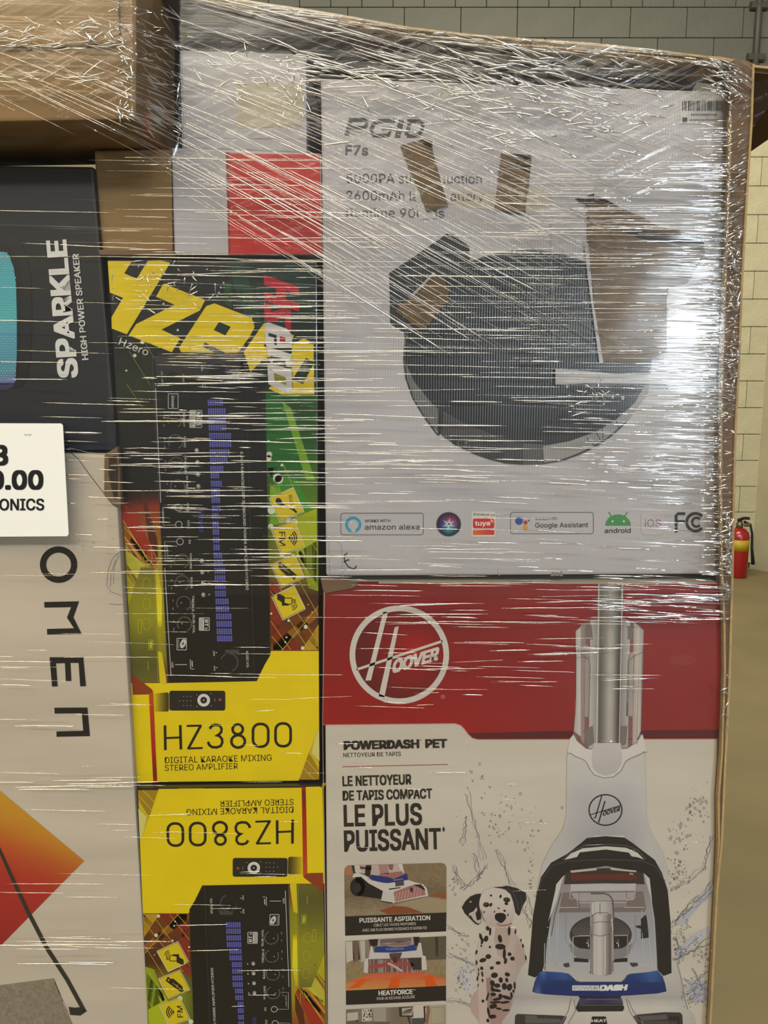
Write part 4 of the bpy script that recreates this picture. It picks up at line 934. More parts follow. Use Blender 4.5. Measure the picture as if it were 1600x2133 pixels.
p.poly([(388, 690), (396, 640), (450, 575), (430, 640), (398, 760), (340, 900), (352, 850)], (212, 210, 206), 6); p.poly([(1005, 562), (1045, 600), (1062, 760), (1042, 700), (1020, 620)], (206, 204, 200), 6)
p.poly([(462, 560), (600, 536), (740, 528), (880, 536), (1000, 560), (1010, 640), (740, 632), (450, 640)], (60, 50, 48), 6)
p.poly([(500, 572), (930, 566), (960, 600), (905, 612), (740, 606), (500, 616)], (102, 46, 40), 7)
p.poly([(492, 545), (675, 525), (678, 542), (500, 560)], (200, 186, 180), 8); p.poly([(772, 525), (955, 545), (948, 556), (775, 540)], (200, 186, 180), 8); p.poly([(905, 560), (930, 565), (930, 574), (905, 570)], (180, 170, 166), 8)
p.poly([(498, 640), (950, 634), (940, 684), (500, 688)], (196, 194, 200), 7)
p.poly([(440, 700), (560, 690), (1000, 690), (1020, 800), (1010, 832), (415, 836)], (128, 116, 116), 6)
p.poly([(500, 700), (940, 695), (930, 750), (555, 758), (520, 740)], (176, 170, 174), 7)
p.poly([(560, 760), (880, 756), (882, 800), (560, 806)], (146, 138, 140), 8)
for a in ([(500, 640), (490, 740), (540, 742), (548, 800), (410, 802)], [(945, 640), (940, 740), (890, 745), (870, 800), (1010, 800)], [(555, 685), (552, 755)], [(880, 685), (886, 740)], [(555, 768), (885, 766)]): p.line(a, 5, (206, 202, 206), 9)
for a in ([(556, 686), (554, 754), (520, 740)], [(880, 686), (888, 740), (915, 735)]): p.line(a, 3, (74, 64, 64), 9)
p.line([(636, 704), (730, 704), (765, 716), (788, 750), (796, 880)], 11, (104, 96, 100), 10)
# round motor behind the tank
p.ellipse(705, 990, 216, 136, (62, 56, 58), 6, 40); p.grad([(500, 960), (560, 900), (640, 868), (780, 868), (860, 905), (910, 960), (900, 1000), (520, 1000)], lambda x, y: ramp([(870, (70, 64, 66)), (1000, (92, 88, 90))], y), 6, 5, 7)
p.poly([(518, 1006), (892, 1000), (890, 1060), (850, 1080), (700, 1088), (560, 1080), (522, 1060)], (38, 35, 36), 8)
p.poly([(486, 1050), (560, 1085), (700, 1098), (850, 1085), (925, 1050), (905, 1120), (850, 1160), (700, 1165), (550, 1160), (500, 1110)], (140, 138, 144), 8)
p.poly([(520, 1150), (620, 1160), (620, 1182), (520, 1178)], (40, 36, 38), 9); p.poly([(795, 1160), (890, 1150), (890, 1178), (795, 1182)], (40, 36, 38), 9)
p.line([(512, 1176), (512, 1005), (560, 998), (890, 994), (895, 1175)], 6, (186, 184, 190), 10); p.line([(500, 1192), (900, 1188)], 10, (190, 188, 190), 9)
p.line([(462, 850), (462, 1030), (500, 1090)], 3, (150, 150, 158), 9); p.line([(945, 850), (948, 1020), (920, 1090)], 3, (150, 150, 158), 9)
# clear tube in the middle
p.grad([(632, 760), (785, 757), (800, 1170), (630, 1175)], lambda x, y: ramp([(632, (170, 168, 172)), (680, (206, 204, 206)), (740, (190, 188, 192)), (790, (158, 156, 160))], x), 8, 1, 10)
p.grad([(640, 850), (790, 850), (785, 1262), (740, 1275), (645, 1268)], lambda x, y: ramp([(640, (128, 118, 118)), (665, (196, 192, 192)), (700, (214, 210, 210)), (740, (168, 160, 160)), (772, (112, 102, 102)), (790, (190, 186, 186))], x), 12, 1, 11)
for a in ([(632, 930), (640, 985), (700, 1000), (770, 985), (785, 940)], [(640, 860), (680, 838), (750, 838), (788, 860)], [(640, 910), (700, 900), (785, 905)], [(622, 1250), (640, 1252)], [(790, 1245), (790, 1170)], [(638, 985), (636, 1262)], [(770, 985), (774, 1262)], [(700, 770), (700, 850)]): p.line(a, 4, (104, 96, 98), 13)
for a in ([(660, 1000), (660, 1260)], [(735, 1000), (735, 1265)], [(650, 770), (650, 850)], [(780, 880), (790, 960)]): p.line(a, 6, (226, 224, 224), 13)
for k in range(7): p.line([(800, 950+k*14), (818, 948+k*14)], 4, (92, 84, 84), 13)
for x, y in ((618, 1050), (826, 1050)): p.line([(x-14, y-6), (x, y+4), (x+6, y+20)], 5, (220, 218, 220), 13); p.line([(x, y-30), (x, y+30)], 3, (200, 198, 200), 13)
p.poly([(1004, 862), (1020, 852), (1030, 900), (1042, 960), (1040, 1010), (985, 1018), (985, 950), (950, 938), (948, 928), (985, 925), (985, 880)], (44, 42, 44), 9)
p.poly([(448, 1190), (485, 1185), (490, 1212), (462, 1218), (445, 1205)], (70, 66, 68), 9); p.poly([(905, 1185), (960, 1185), (965, 1205), (930, 1215), (915, 1205)], (70, 66, 68), 9)
for a in ([(400, 840), (392, 1200)], [(412, 840), (405, 1200)], [(352, 980), (345, 1240)], [(330, 940), (352, 935), (345, 1020), (332, 1010)], [(1030, 880), (1060, 1240)], [(1050, 700), (1080, 960), (1082, 1240)], [(316, 1050), (312, 1230)], [(990, 820), (1000, 1190)], [(316, 1200), (450, 1198)], [(960, 1200), (1085, 1196)]): p.line(a, 4, (206, 206, 212), 9)
for a in ([(325, 1010), (318, 1235)], [(1092, 960), (1100, 1225)], [(430, 700), (385, 860), (362, 1000)]): p.line(a, 4, (70, 66, 68), 9)
p.done('printed_tank_and_handle', hb)
# blue band and base
bl = [(230, 1386), (250, 1310), (275, 1252), (300, 1243), (340, 1247), (430, 1252), (485, 1262), (510, 1285), (535, 1310), (560, 1318), (850, 1318), (872, 1300), (890, 1272), (915, 1262), (1040, 1250), (1100, 1238), (1135, 1280), (1152, 1330), (1162, 1384), (1100, 1398), (900, 1412), (740, 1417), (500, 1415), (330, 1405), (260, 1397)]
def bc(x, y):
    e = ramp([(230, 0.0), (262, 0.15), (285, 0.9), (310, 0.25), (420, 0.1), (700, 0.0), (1000, 0.35), (1090, 0.7), (1120, 0.2), (1162, 0.05)], x) if False else None
    b = ramp([(1240, (34, 74, 150)), (1300, (22, 56, 130)), (1330, (26, 50, 110)), (1415, (20, 44, 118))], y)
    h = max(0, 1-abs(x-268-(1386-y)*0.22)/24.0)*0.6 + max(0, 1-abs(x-440)/120.0)*0.25*(y < 1300) + max(0, 1-abs(x-1060)/110.0)*0.35*(y < 1320)
    return lerp(b, (120, 160, 214), min(1, h))
fender = [(200, 1178), (150, 1178), (132, 1200), (118, 1300), (100, 1440), (70, 1530), (20, 1560), (-40, 1680), (1400, 1680), (1365, 1600), (1350, 1540), (1310, 1510), (1290, 1440), (1265, 1300), (1235, 1185), (1190, 1172), (1195, 1260), (740, 1330), (202, 1272)]
p.grad(fender, lambda x, y: lerp(ramp([(1170, (212, 208, 204)), (1400, (196, 192, 190)), (1430, (180, 178, 178)), (1480, (216, 212, 208)), (1680, (206, 200, 196))], y), (170, 168, 172), max(0, (abs(x-720)-420)/170.0)*0.3), 20, 14, 1)
p.line([(200, 1178), (150, 1178), (132, 1200), (118, 1300), (100, 1440), (70, 1530), (20, 1560), (-20, 1640)], 3, (176, 170, 168), 2); p.line([(1235, 1185), (1265, 1300), (1290, 1440), (1310, 1510)], 8, (150, 150, 154), 2)
p.grad(bl, bc, 26, 12, 12)
p.rrect(507, 1342, 694, 1378, 3, (222, 226, 232), 13); p.text('POWER', (518, 1371), (683, 1369), 22, (140, 146, 156), 14, 0.0); p.text('DASH', (694, 1377), (886, 1373), 34, (238, 240, 244), 14, 0.07, shear=0.25)
p.poly([(545, 1412), (850, 1410), (842, 1430), (870, 1500), (858, 1522), (545, 1525), (530, 1500), (560, 1430)], (42, 38, 42), 3)
p.grad([(560, 1432), (850, 1430), (862, 1468), (540, 1472)], lambda x, y: ramp([(540, (74, 70, 110)), (700, (46, 44, 90)), (862, (80, 76, 112))], x), 6, 2, 4)
p.line([(600, 1440), (640, 1438), (700, 1440), (760, 1438), (820, 1440)], 4, (120, 116, 150), 5); p.line([(556, 1480), (860, 1478)], 4, (120, 116, 120), 5)
for a in ([(500, 1430), (480, 1520), (430, 1608)], [(520, 1440), (530, 1520), (480, 1608)], [(880, 1430), (905, 1520), (960, 1608)], [(895, 1440), (930, 1520), (1000, 1608)]): p.line(a, 6, (150, 146, 146), 5)
p.poly([(110, 1555), (125, 1540), (250, 1545), (440, 1552), (470, 1560), (450, 1600), (400, 1680), (105, 1680)], (62, 58, 60), 4); p.poly([(930, 1560), (950, 1545), (1150, 1528), (1255, 1530), (1272, 1545), (1278, 1680), (1000, 1680)], (62, 58, 60), 4)
p.poly([(180, 1548), (262, 1550), (262, 1568), (420, 1575), (440, 1600), (180, 1600)], (96, 94, 96), 5); p.poly([(940, 1556), (1160, 1545), (1170, 1575), (960, 1590)], (96, 94, 96), 5); p.poly([(1175, 1560), (1250, 1556), (1255, 1610), (1180, 1612)], (40, 36, 38), 5)
for k in range(30): x = 190+k*8; p.line([(x, 1585), (x-3, 1660)], 2.4, (120, 112, 112), 6); x = 1000+k*8; p.line([(x, 1590), (x+3, 1660)], 2.4, (120, 112, 112), 6)
p.poly([(645, 1558), (740, 1558), (765, 1680), (620, 1680)], (34, 31, 32), 6); p.text('HEAT', (641, 1597), (746, 1595), 18, (230, 228, 226), 8, 0.03); p.text('FORCE', (650, 1630), (740, 1628), 14, (230, 228, 226), 8, 0.02)
p.done('printed_base_and_blue_band', hb)
# water splashes
random.seed(21)
def squig(x0, y0, x1, y1, amp_, n, wd, col):
    P = []
    dx, dy = x1-x0, y1-y0; d = hypot(dx, dy); o = 0
    for i in range(n+1):
        o = o*0.75+random.uniform(-1, 1)*amp_; t = i/n; P.append((x0+dx*t-dy/d*o, y0+dy*t+dx/d*o))
    p.line(P, [wd*random.uniform(0.4, 1.2) for _ in P], col, 1)
p.fr = ident
GB = (132, 136, 152); DB = (84, 86, 100)
segs = [(975, 1650, 1010, 1790), (1035, 1770, 1068, 1846), (940, 1805, 965, 1850), (990, 1780, 1000, 1830), (932, 1930, 975, 1948), (932, 1990, 990, 2015), (930, 2080, 985, 2096), (1100, 1870, 1112, 1920), (1090, 1890, 1108, 1930), (975, 1700, 960, 1760), (1010, 1800, 985, 1840), (960, 1850, 985, 1840),
        (1484, 1740, 1468, 1810), (1468, 1810, 1400, 1852), (1400, 1925, 1440, 1890), (1440, 1890, 1490, 1855), (1405, 1920, 1450, 1860), (1410, 1990, 1450, 1950), (1440, 2060, 1490, 2010), (1420, 2080, 1480, 2040), (1400, 1950, 1425, 1990), (1450, 1880, 1492, 1830), (1405, 2000, 1480, 1960), (1440, 2020, 1480, 2095), (1425, 2040, 1478, 2060)]
for a in segs:
    for k in range(3): squig(a[0]+random.uniform(-5, 5), a[1]+random.uniform(-5, 5), a[2]+random.uniform(-5, 5), a[3]+random.uniform(-5, 5), 3.2, 14, 1.0, random.choice([GB, DB, (170, 172, 186)]))
for x0, y0, x1, y1, n in ((940, 2000, 990, 2080, 60), (930, 1940, 985, 2000, 26), (1100, 1800, 1112, 1860, 16), (1090, 1740, 1120, 1800, 12), (1420, 1640, 1480, 1720, 46), (1385, 1700, 1440, 1790, 40), (1385, 1790, 1440, 1850, 60), (1400, 1880, 1440, 1990, 60), (1420, 2040, 1482, 2110, 90), (1440, 1940, 1480, 2030, 40), (950, 1650, 1120, 1780, 70), (960, 1560, 1010, 1640, 10), (1400, 1960, 1424, 2020, 30), (932, 1800, 985, 1860, 20)):
    for _ in range(n):
        x, y = random.gauss((x0+x1)/2, (x1-x0)/4), random.gauss((y0+y1)/2, (y1-y0)/4); r = random.choice([0.6, 0.8, 1, 1.4, 2.0])
        if r > 1.3: p.arc(x, y, r, r*1.5, 0.7, random.choice([GB, DB]), 1, n=8)
        else: p.ellipse(x, y, r, r*random.uniform(0.7, 1.8), random.choice([GB, DB, (60, 60, 70)]), 1, 6, rot=random.uniform(0, 90))
for pts, c in (([(1410, 1925), (1460, 1862), (1488, 1835), (1490, 1852), (1460, 1885), (1420, 1930)], (188, 192, 206)), ([(1405, 1985), (1440, 1950), (1484, 1925), (1484, 1945), (1440, 1972), (1412, 2010)], (196, 198, 208)), ([(1425, 2055), (1450, 2040), (1480, 2045), (1478, 2080), (1448, 2090)], (186, 190, 204)), ([(950, 2020), (975, 2010), (990, 2050), (975, 2075)], (206, 206, 212))): p.poly(pts, c, 0)
p.done('printed_water_splash', hb)['kind'] = 'stuff'
# dalmatian picture
p.fr = Of
FUR = (206, 192, 188); SH = (176, 156, 154); SP = (34, 30, 32)
def fur(x, y): return lerp(lerp((214, 202, 198), (196, 176, 172), (y-900)/900.0), (178, 160, 158), max(0, (x-700)/500.0))
p.grad([(540, 880), (560, 960), (500, 1000), (460, 1120), (425, 1270), (430, 1400), (455, 1600), (455, 1700), (380, 1800), (362, 1900), (380, 1990), (470, 2110), (480, 2300), (740, 2300), (770, 2100), (860, 1960), (900, 1800), (940, 1560), (1010, 1420), (1070, 1340), (1040, 1180), (980, 1060), (900, 960), (870, 860)], fur, 10, 20, 3)
p.poly([(362, 1900), (400, 1760), (450, 1720), (468, 2110), (400, 2000)], (196, 170, 166), 4); p.poly([(620, 1750), (890, 1800), (850, 1980), (770, 2080), (700, 2300), (640, 2300), (600, 2000)], (178, 146, 140), 4)
p.poly([(560, 1560), (620, 1540), (640, 1800), (600, 2050), (570, 1900)], (160, 136, 132), 4)
p.poly([(470, 1500), (560, 1560), (575, 1900), (600, 2300), (480, 2300), (462, 1800)], (208, 190, 184), 5)
p.poly([(680, 920), (820, 920), (860, 1060), (800, 1260), (760, 1300), (700, 1260), (660, 1060)], (190, 172, 162), 4)
p.poly([(960, 1080), (1060, 1330), (1000, 1380), (950, 1420), (900, 1300)], (190, 168, 160), 4)
# head
p.grad([(498, 520), (540, 450), (640, 415), (760, 430), (860, 500), (900, 600), (905, 700), (890, 830), (870, 890), (800, 905), (720, 915), (660, 905), (580, 900), (530, 830), (490, 700), (470, 600)], lambda x, y: lerp((216, 206, 202), (192, 172, 168), max(0, (y-600)/400.0)), 8, 8, 6)
p.poly([(255, 665), (300, 590), (360, 530), (430, 500), (498, 490), (480, 560), (470, 640), (500, 760), (495, 860), (460, 888), (420, 870), (340, 790), (290, 740)], SP, 7)
for pts in ([(345, 740), (400, 715), (440, 660), (450, 700), (425, 740), (445, 830), (495, 815), (490, 860), (460, 870), (430, 850), (400, 820), (365, 760), (345, 780)], [(345, 600), (370, 580), (378, 605)]): p.poly(pts, (198, 188, 186), 8)
p.poly([(645, 412), (760, 405), (820, 392), (940, 420), (1060, 480), (1070, 560), (1020, 650), (985, 760), (965, 770), (930, 730), (905, 600), (870, 500), (800, 440), (740, 425)], (40, 36, 44), 7)
p.line([(820, 420), (900, 480), (950, 600), (970, 700)], 12, (74, 70, 80), 8); p.line([(985, 520), (1020, 600), (1000, 680)], 8, (64, 60, 70), 8)
for x, y, rx_, ry_ in ((622, 516, 16, 13), (742, 527, 15, 24), (620, 632, 17, 26), (815, 618, 24, 20), (718, 676, 16, 8), (535, 725, 8, 16), (665, 720, 8, 14), (793, 708, 17, 13), (835, 760, 8, 18)): p.ellipse(x, y, rx_, ry_, SP, 8, 14, rot=20)
p.ellipse(562, 632, 40, 32, (60, 50, 50), 8, 20); p.ellipse(566, 632, 18, 18, (20, 16, 16), 9, 14); p.ellipse(820, 570, 44, 32, (54, 46, 48), 8, 20, rot=8); p.ellipse(822, 570, 19, 18, (18, 14, 16), 9, 14); p.ellipse(560, 624, 5, 5, (210, 210, 214), 10, 8); p.ellipse(816, 562, 5, 5, (210, 210, 214), 10, 8)
p.poly([(668, 780), (680, 745), (730, 733), (780, 738), (812, 765), (808, 810), (775, 850), (745, 865), (710, 845), (675, 815)], (28, 22, 30), 9)
p.line([(690, 880), (740, 905), (810, 895), (850, 880), (885, 875)], 9, (190, 120, 116), 8); p.line([(700, 862), (750, 890), (830, 885), (880, 860)], 6, (84, 56, 60), 9); p.line([(500, 700), (520, 800), (545, 840)], 10, (120, 108, 108), 7)
spots = [(580, 930, 22, 30), (612, 970, 14, 52), (560, 1060, 28, 40), (512, 1095, 16, 38), (495, 1040, 18, 50), (850, 960, 18, 62), (735, 1060, 26, 52), (740, 1160, 66, 36), (790, 1250, 20, 70), (805, 1340, 20, 40), (608, 1165, 14, 16), (588, 1285, 36, 30), (520, 1330, 46, 26), (440, 1230, 12, 30), (440, 1360, 12, 30), (855, 1255, 24, 24), (892, 1310, 28, 26), (712, 1365, 32, 22), (505, 1432, 20, 24), (465, 1450, 8, 22), (632, 1428, 26, 20), (512, 1505, 12, 36), (465, 1505, 8, 26), (516, 1585, 12, 24), (452, 1560, 10, 34), (460, 1645, 6, 20), (665, 1520, 44, 34), (828, 1510, 34, 26), (820, 1580, 20, 30), (745, 1580, 26, 36), (640, 1620, 30, 40), (700, 1650, 40, 28), (790, 1660, 32, 44), (855, 1670, 34, 46), (920, 1650, 14, 50), (905, 1720, 14, 22), (690, 1710, 60, 20), (650, 1760, 36, 24), (740, 1780, 26, 30), (820, 1800, 66, 22), (700, 1820, 60, 18), (680, 1860, 74, 16), (800, 1860, 60, 16), (578, 1790, 12, 56), (520, 1845, 18, 20), (650, 1910, 50, 30), (590, 1980, 16, 60), (640, 2040, 50, 26), (810, 1960, 50, 14), (582, 2090, 20, 24), (930, 970, 10, 34), (1000, 1080, 8, 20), (1024, 1150, 12, 26), (1060, 1300, 10, 34), (720, 1940, 40, 14), (500, 1150, 10, 16), (640, 1690, 20, 40), (880, 1770, 16, 40)]
for x, y, a, b in spots: p.ellipse(x, y, a, b, SP, 8, 14, rot=random.uniform(-18, 18))
p.done('printed_dalmatian_picture', hb)
# thumbnails
p.fr = Nf
random.seed(5)
def rug(x, y): n = random.uniform(-10, 10); return tuple(v+n for v in ramp([(95, (136, 116, 88)), (300, (138, 120, 94)), (450, (120, 104, 80)), (620, (150, 136, 110))], y+x*0.05))
th1 = [(186, 175), (192, 145), (215, 118), (245, 112), (1190, 88), (1230, 95), (1250, 130), (1250, 604), (192, 645)]
p.grad(th1, rug, 34, 22, 2)
p.poly([(186, 175), (205, 128), (262, 115), (264, 210), (190, 220)], (176, 120, 96), 3)
p.poly([(550, 585), (700, 535), (840, 545), (1010, 605), (640, 622)], (146, 76, 46), 3); p.poly([(700, 530), (830, 490), (1055, 440), (1250, 470), (1250, 600), (1010, 605), (850, 545)], (166, 150, 122), 3); p.poly([(1080, 420), (1250, 395), (1250, 465), (1110, 430)], (150, 84, 50), 3)
p.poly([(262, 115), (345, 112), (350, 190), (420, 215), (285, 200)], (40, 36, 38), 3); p.poly([(345, 112), (790, 98), (805, 190), (790, 230), (740, 250), (480, 215), (345, 190)], (196, 178, 174), 4)
for pts, c in (([(290, 110), (345, 112), (370, 190), (300, 190)], (206, 200, 198)), ([(410, 112), (470, 110), (455, 230), (400, 215)], (30, 26, 28)), ([(350, 120), (470, 140), (470, 160), (350, 150)], (120, 60, 70)), ([(540, 105), (640, 104), (650, 200), (560, 200)], (176, 134, 134)), ([(640, 104), (700, 102), (690, 160), (660, 160)], (140, 96, 96)), ([(560, 200), (790, 175), (800, 230), (720, 250), (540, 225)], (168, 110, 104)), ([(740, 98), (790, 98), (812, 190), (790, 190)], (216, 210, 210))): p.poly(pts, c, 5)
p.poly([(470, 210), (640, 235), (700, 255), (840, 195), (850, 262), (700, 290), (600, 296), (430, 260)], (34, 50, 128), 6); p.text('POWERDASH', (700, 275), (800, 262), 14, (180, 186, 214), 7, 0.0)
p.poly([(272, 225), (285, 200), (330, 188), (400, 215), (480, 270), (640, 300), (850, 265), (930, 290), (1010, 310), (1045, 350), (1062, 430), (720, 496), (690, 510), (570, 480), (590, 380), (440, 300), (360, 230), (275, 240)], (216, 210, 206), 6)
p.ellipse(325, 340, 78, 96, (30, 28, 30), 7, 30); p.poly([(300, 235), (360, 232), (440, 300), (585, 380), (568, 462), (330, 430)], (26, 24, 26), 7); p.ellipse(320, 345, 40, 52, (44, 42, 44), 8, 24)
p.poly([(568, 480), (690, 500), (690, 512), (572, 492)], (40, 36, 36), 7)
p.poly([(590, 380), (650, 380), (700, 400), (712, 500), (572, 475)], (206, 204, 202), 7); p.poly([(700, 390), (860, 330), (930, 312), (1010, 330), (1035, 420), (715, 490)], (170, 116, 112), 8)
for k in range(9): x = 735+k*32; p.line([(x-20, 480-k*6), (x, 400-k*9)], 9, (200, 160, 156), 9)
p.poly([(870, 340), (900, 350), (900, 400), (870, 380)], (50, 40, 42), 10); p.poly([(905, 315), (985, 310), (1020, 350), (1030, 380), (960, 340)], (44, 38, 40), 10); p.poly([(650, 355), (775, 340), (770, 350), (655, 368)], (40, 36, 38), 10); p.poly([(715, 285), (805, 270), (810, 320), (720, 335)], (80, 74, 74), 9)
BD = (34, 29, 27)
p.poly([(193, 645), (1250, 604), (1247, 800), (196, 846)], BD, 4)
WL = (232, 226, 218)
p.text('PUISSANTE ASPIRATION', (345, 710), (1082, 680), 46, WL, 6, 0.02); p.text('CIBLEZ LES TACHES PROFONDES', (495, 750), (932, 732), 27, WL, 6, 0.0); p.text("AVEC UNE PLUS GRANDE PUISSANCE D'ASPIRATIO", (376, 803), (1048, 776), 28, WL, 6, 0.0)
p.done('printed_suction_picture', hb)
def rug2(x, y): n = random.uniform(-10, 10); return tuple(v+n for v in ramp([(880, (100, 88, 76)), (1000, (122, 110, 96)), (1100, (150, 134, 108)), (1240, (150, 132, 96)), (1400, (140, 120, 90))], y))
p.grad([(198, 902), (1248, 850), (1244, 1365), (203, 1418)], rug2, 34, 22, 2)
for x0, x1, c in ((200, 270, (206, 200, 190)), (270, 330, (120, 96, 82)), (330, 350, (150, 140, 130)), (350, 400, (196, 190, 180)), (400, 440, (150, 130, 120))): p.poly([(x0, 905-(x0-200)*0.05), (x1, 902-(x0-200)*0.05), (x1+20, 1090), (x0+10, 1130)], c, 3)
p.poly([(970, 865), (1248, 850), (1246, 1090), (1000, 1100)], (96, 90, 74), 3); p.poly([(1130, 858), (1165, 856), (1165, 1060), (1140, 1065)], (60, 56, 48), 4)
p.poly([(440, 885), (540, 880), (530, 950), (470, 960)], (30, 28, 28), 4); p.poly([(905, 858), (970, 858), (965, 950), (915, 955)], (30, 28, 28), 4); p.poly([(535, 880), (905, 860), (915, 955), (525, 960)], (170, 158, 156), 4)
for pts, c in (([(560, 885), (880, 865), (885, 905), (560, 925)], (116, 100, 98)), ([(560, 925), (640, 935), (760, 905), (880, 915), (880, 945), (560, 950)], (140, 116, 112))): p.poly(pts, c, 5)
p.poly([(495, 1020), (512, 960), (620, 952), (700, 970), (800, 965), (920, 935), (940, 998), (700, 1022)], (36, 60, 140), 6); p.text('POWERDASH', (622, 998), (805, 990), 22, (150, 160, 200), 7, 0.01)
p.poly([(388, 1230), (392, 1120), (415, 1080), (440, 1080), (460, 960), (478, 950), (495, 1020), (940, 998), (960, 920), (985, 918), (1005, 1050), (1035, 1060), (1048, 1200), (995, 1205), (985, 1075), (440, 1090), (432, 1235)], (212, 206, 204), 5)
p.poly([(436, 1090), (990, 1072), (993, 1200), (440, 1238)], (122, 96, 94), 5)
for k in range(44): x = 446+k*12; p.line([(x, 1095), (x+2, 1228)], 4.5, random.choice([(196, 180, 176), (150, 70, 70), (90, 70, 70), (206, 196, 192)]), 6)
p.poly([(450, 1160), (600, 1130), (700, 1120), (900, 1130), (920, 1160), (700, 1160), (460, 1190)], (176, 70, 76), 7); p.poly([(655, 1030), (790, 1020), (770, 1075), (735, 1130), (700, 1120), (660, 1070)], (84, 72, 72), 8); p.ellipse(712, 1095, 24, 34, (110, 22, 26), 9, 16); p.line([(640, 1130), (700, 1160), (790, 1215)], 22, (200, 186, 184), 8); p.poly([(850, 1080), (990, 1072), (993, 1200), (900, 1200)], (60, 50, 52), 7)
p.grad([(205, 1340), (420, 1245), (700, 1225), (960, 1215), (1240, 1290), (1244, 1366), (203, 1418)], lambda x, y: ramp([(1215, (210, 96, 66)), (1300, (218, 116, 70)), (1400, (206, 150, 84))], y), 10, 6, 3)
for cx_, t_, w_ in ((365, 1295, 1), (715, 1270, 0), (1060, 1260, -1)): p.poly([(cx_-125, t_+40), (cx_, t_), (cx_+125, t_+18), (cx_+50, t_+22), (cx_+40-w_*60, 1385), (cx_-80-w_*60, 1398), (cx_-40, t_+30)], (226, 92, 20), 4)
p.poly([(203, 1418), (1246, 1366), (1246, 1522), (205, 1567)], BD, 5)
p.text('HEATFORCE', (544, 1467), (900, 1450), 46, WL, 6, 0.03); p.text('MC', (905, 1416), (933, 1414), 12, WL, 6, 0.0); p.text('POUR UN SÉCHAGE ACCÉLÉRÉ', (527, 1516), (922, 1495), 28, WL, 6, 0.0)
p.done('printed_heat_picture', hb)
p.grad([(205, 1615), (1246, 1565), (1246, 1900), (205, 1900)], lambda x, y: ramp([(205, (120, 112, 100)), (600, (150, 142, 130)), (700, (128, 114, 100)), (1030, (140, 124, 108)), (1060, (186, 176, 156)), (1246, (176, 166, 146))], x), 24, 6, 2)
for pts, c in (([(215, 1650), (330, 1640), (330, 1720), (215, 1735)], (196, 190, 178)), ([(370, 1610), (470, 1605), (475, 1740), (370, 1740)], (206, 200, 192)), ([(480, 1600), (620, 1592), (625, 1765), (500, 1765)], (170, 162, 150)), ([(755, 1590), (905, 1582), (905, 1690), (760, 1690)], (60, 52, 48)), ([(785, 1600), (895, 1592), (895, 1675), (790, 1675)], (206, 196, 184)), ([(790, 1640), (890, 1600), (890, 1650), (800, 1672)], (92, 84, 84)),
               ([(905, 1580), (940, 1565), (1010, 1565), (1040, 1600), (1025, 1700), (895, 1705), (895, 1640)], (214, 204, 200)), ([(895, 1705), (1025, 1700), (1010, 1900), (880, 1900)], (76, 84, 86)), ([(1045, 1578), (1075, 1578), (1080, 1640), (1060, 1765), (1030, 1750), (1050, 1650)], (150, 104, 84)), ([(1010, 1580), (1030, 1585), (1030, 1740), (1018, 1740)], (60, 44, 42)), ([(810, 1600), (850, 1600), (880, 1765), (865, 1765)], (60, 56, 56)), ([(205, 1740), (660, 1740), (660, 1900), (205, 1900)], (110, 100, 88)), ([(410, 1740), (430, 1735), (490, 1740), (500, 1800), (405, 1800)], (134, 124, 108)), ([(275, 1765), (320, 1720), (365, 1765)], (60, 52, 44))): p.poly(pts, c, 4)
p.line([(1090, 1595), (1230, 1590), (1228, 1760), (1090, 1765), (1090, 1595)], 4, (150, 138, 120), 5)
for _ in range(50): x, y = random.uniform(370, 475), random.uniform(1615, 1735); p.ellipse(x, y, random.uniform(3, 9), random.uniform(4, 12), random.choice([(120, 114, 108), (230, 226, 220), (90, 84, 80)]), 5, 6)
p.done('printed_room_picture', hb)
# red top edge of this box, seen in front of the box above
zt = W(700, 1218, 0.0).z+0.0006
def strip_top(x0, x1, col, k=0.0):
    a = W(x0, 1217, 0.0); b = W(x1, 1217, 0.0); i = len(p.v)
    p.v += [Vector((a.x, 0.001, zt+k)), Vector((b.x, 0.001, zt+k)), Vector((b.x, 0.012, zt+k)), Vector((a.x, 0.012, zt+k))]; p.f.append([i, i+1, i+2, i+3]); p.c.append(lin(col))
strip_top(682, 1500, (140, 30, 32)); p.done('printed_top_edge', hb); strip_top(1062, 1090, (176, 168, 164), 0.0003); strip_top(1090, 1112, (110, 100, 98), 0.0003); strip_top(1112, 1142, (186, 178, 172), 0.0003)
p.done('printed_top_edge', hb)
# crushed corner
prism_obj('crushed_corner', [(668, 1205), (690, 1208), (725, 1212), (748, 1218), (735, 1226), (700, 1232), (680, 1236), (672, 1228)], -0.0022, 0.006, M['kraft_dark'], hb, 0.0005, 1)
# worn right-hand edge
p.fr = ident
pts = [(1497, 1640), (1495, 1700), (1491, 1760), (1489, 1850), (1485, 1960), (1482, 2000), (1480, 2070)]
p.line(pts, [1, 2, 3, 1.5, 3, 2, 4], (150, 128, 96), 3); p.done('worn_edge', hb)
p.line([(676, 1225), (672, 1500), (676, 1800), (681, 2133)], [2, 1, 2, 1.4], (176, 160, 140), 3)
p.done('worn_edge', hb)
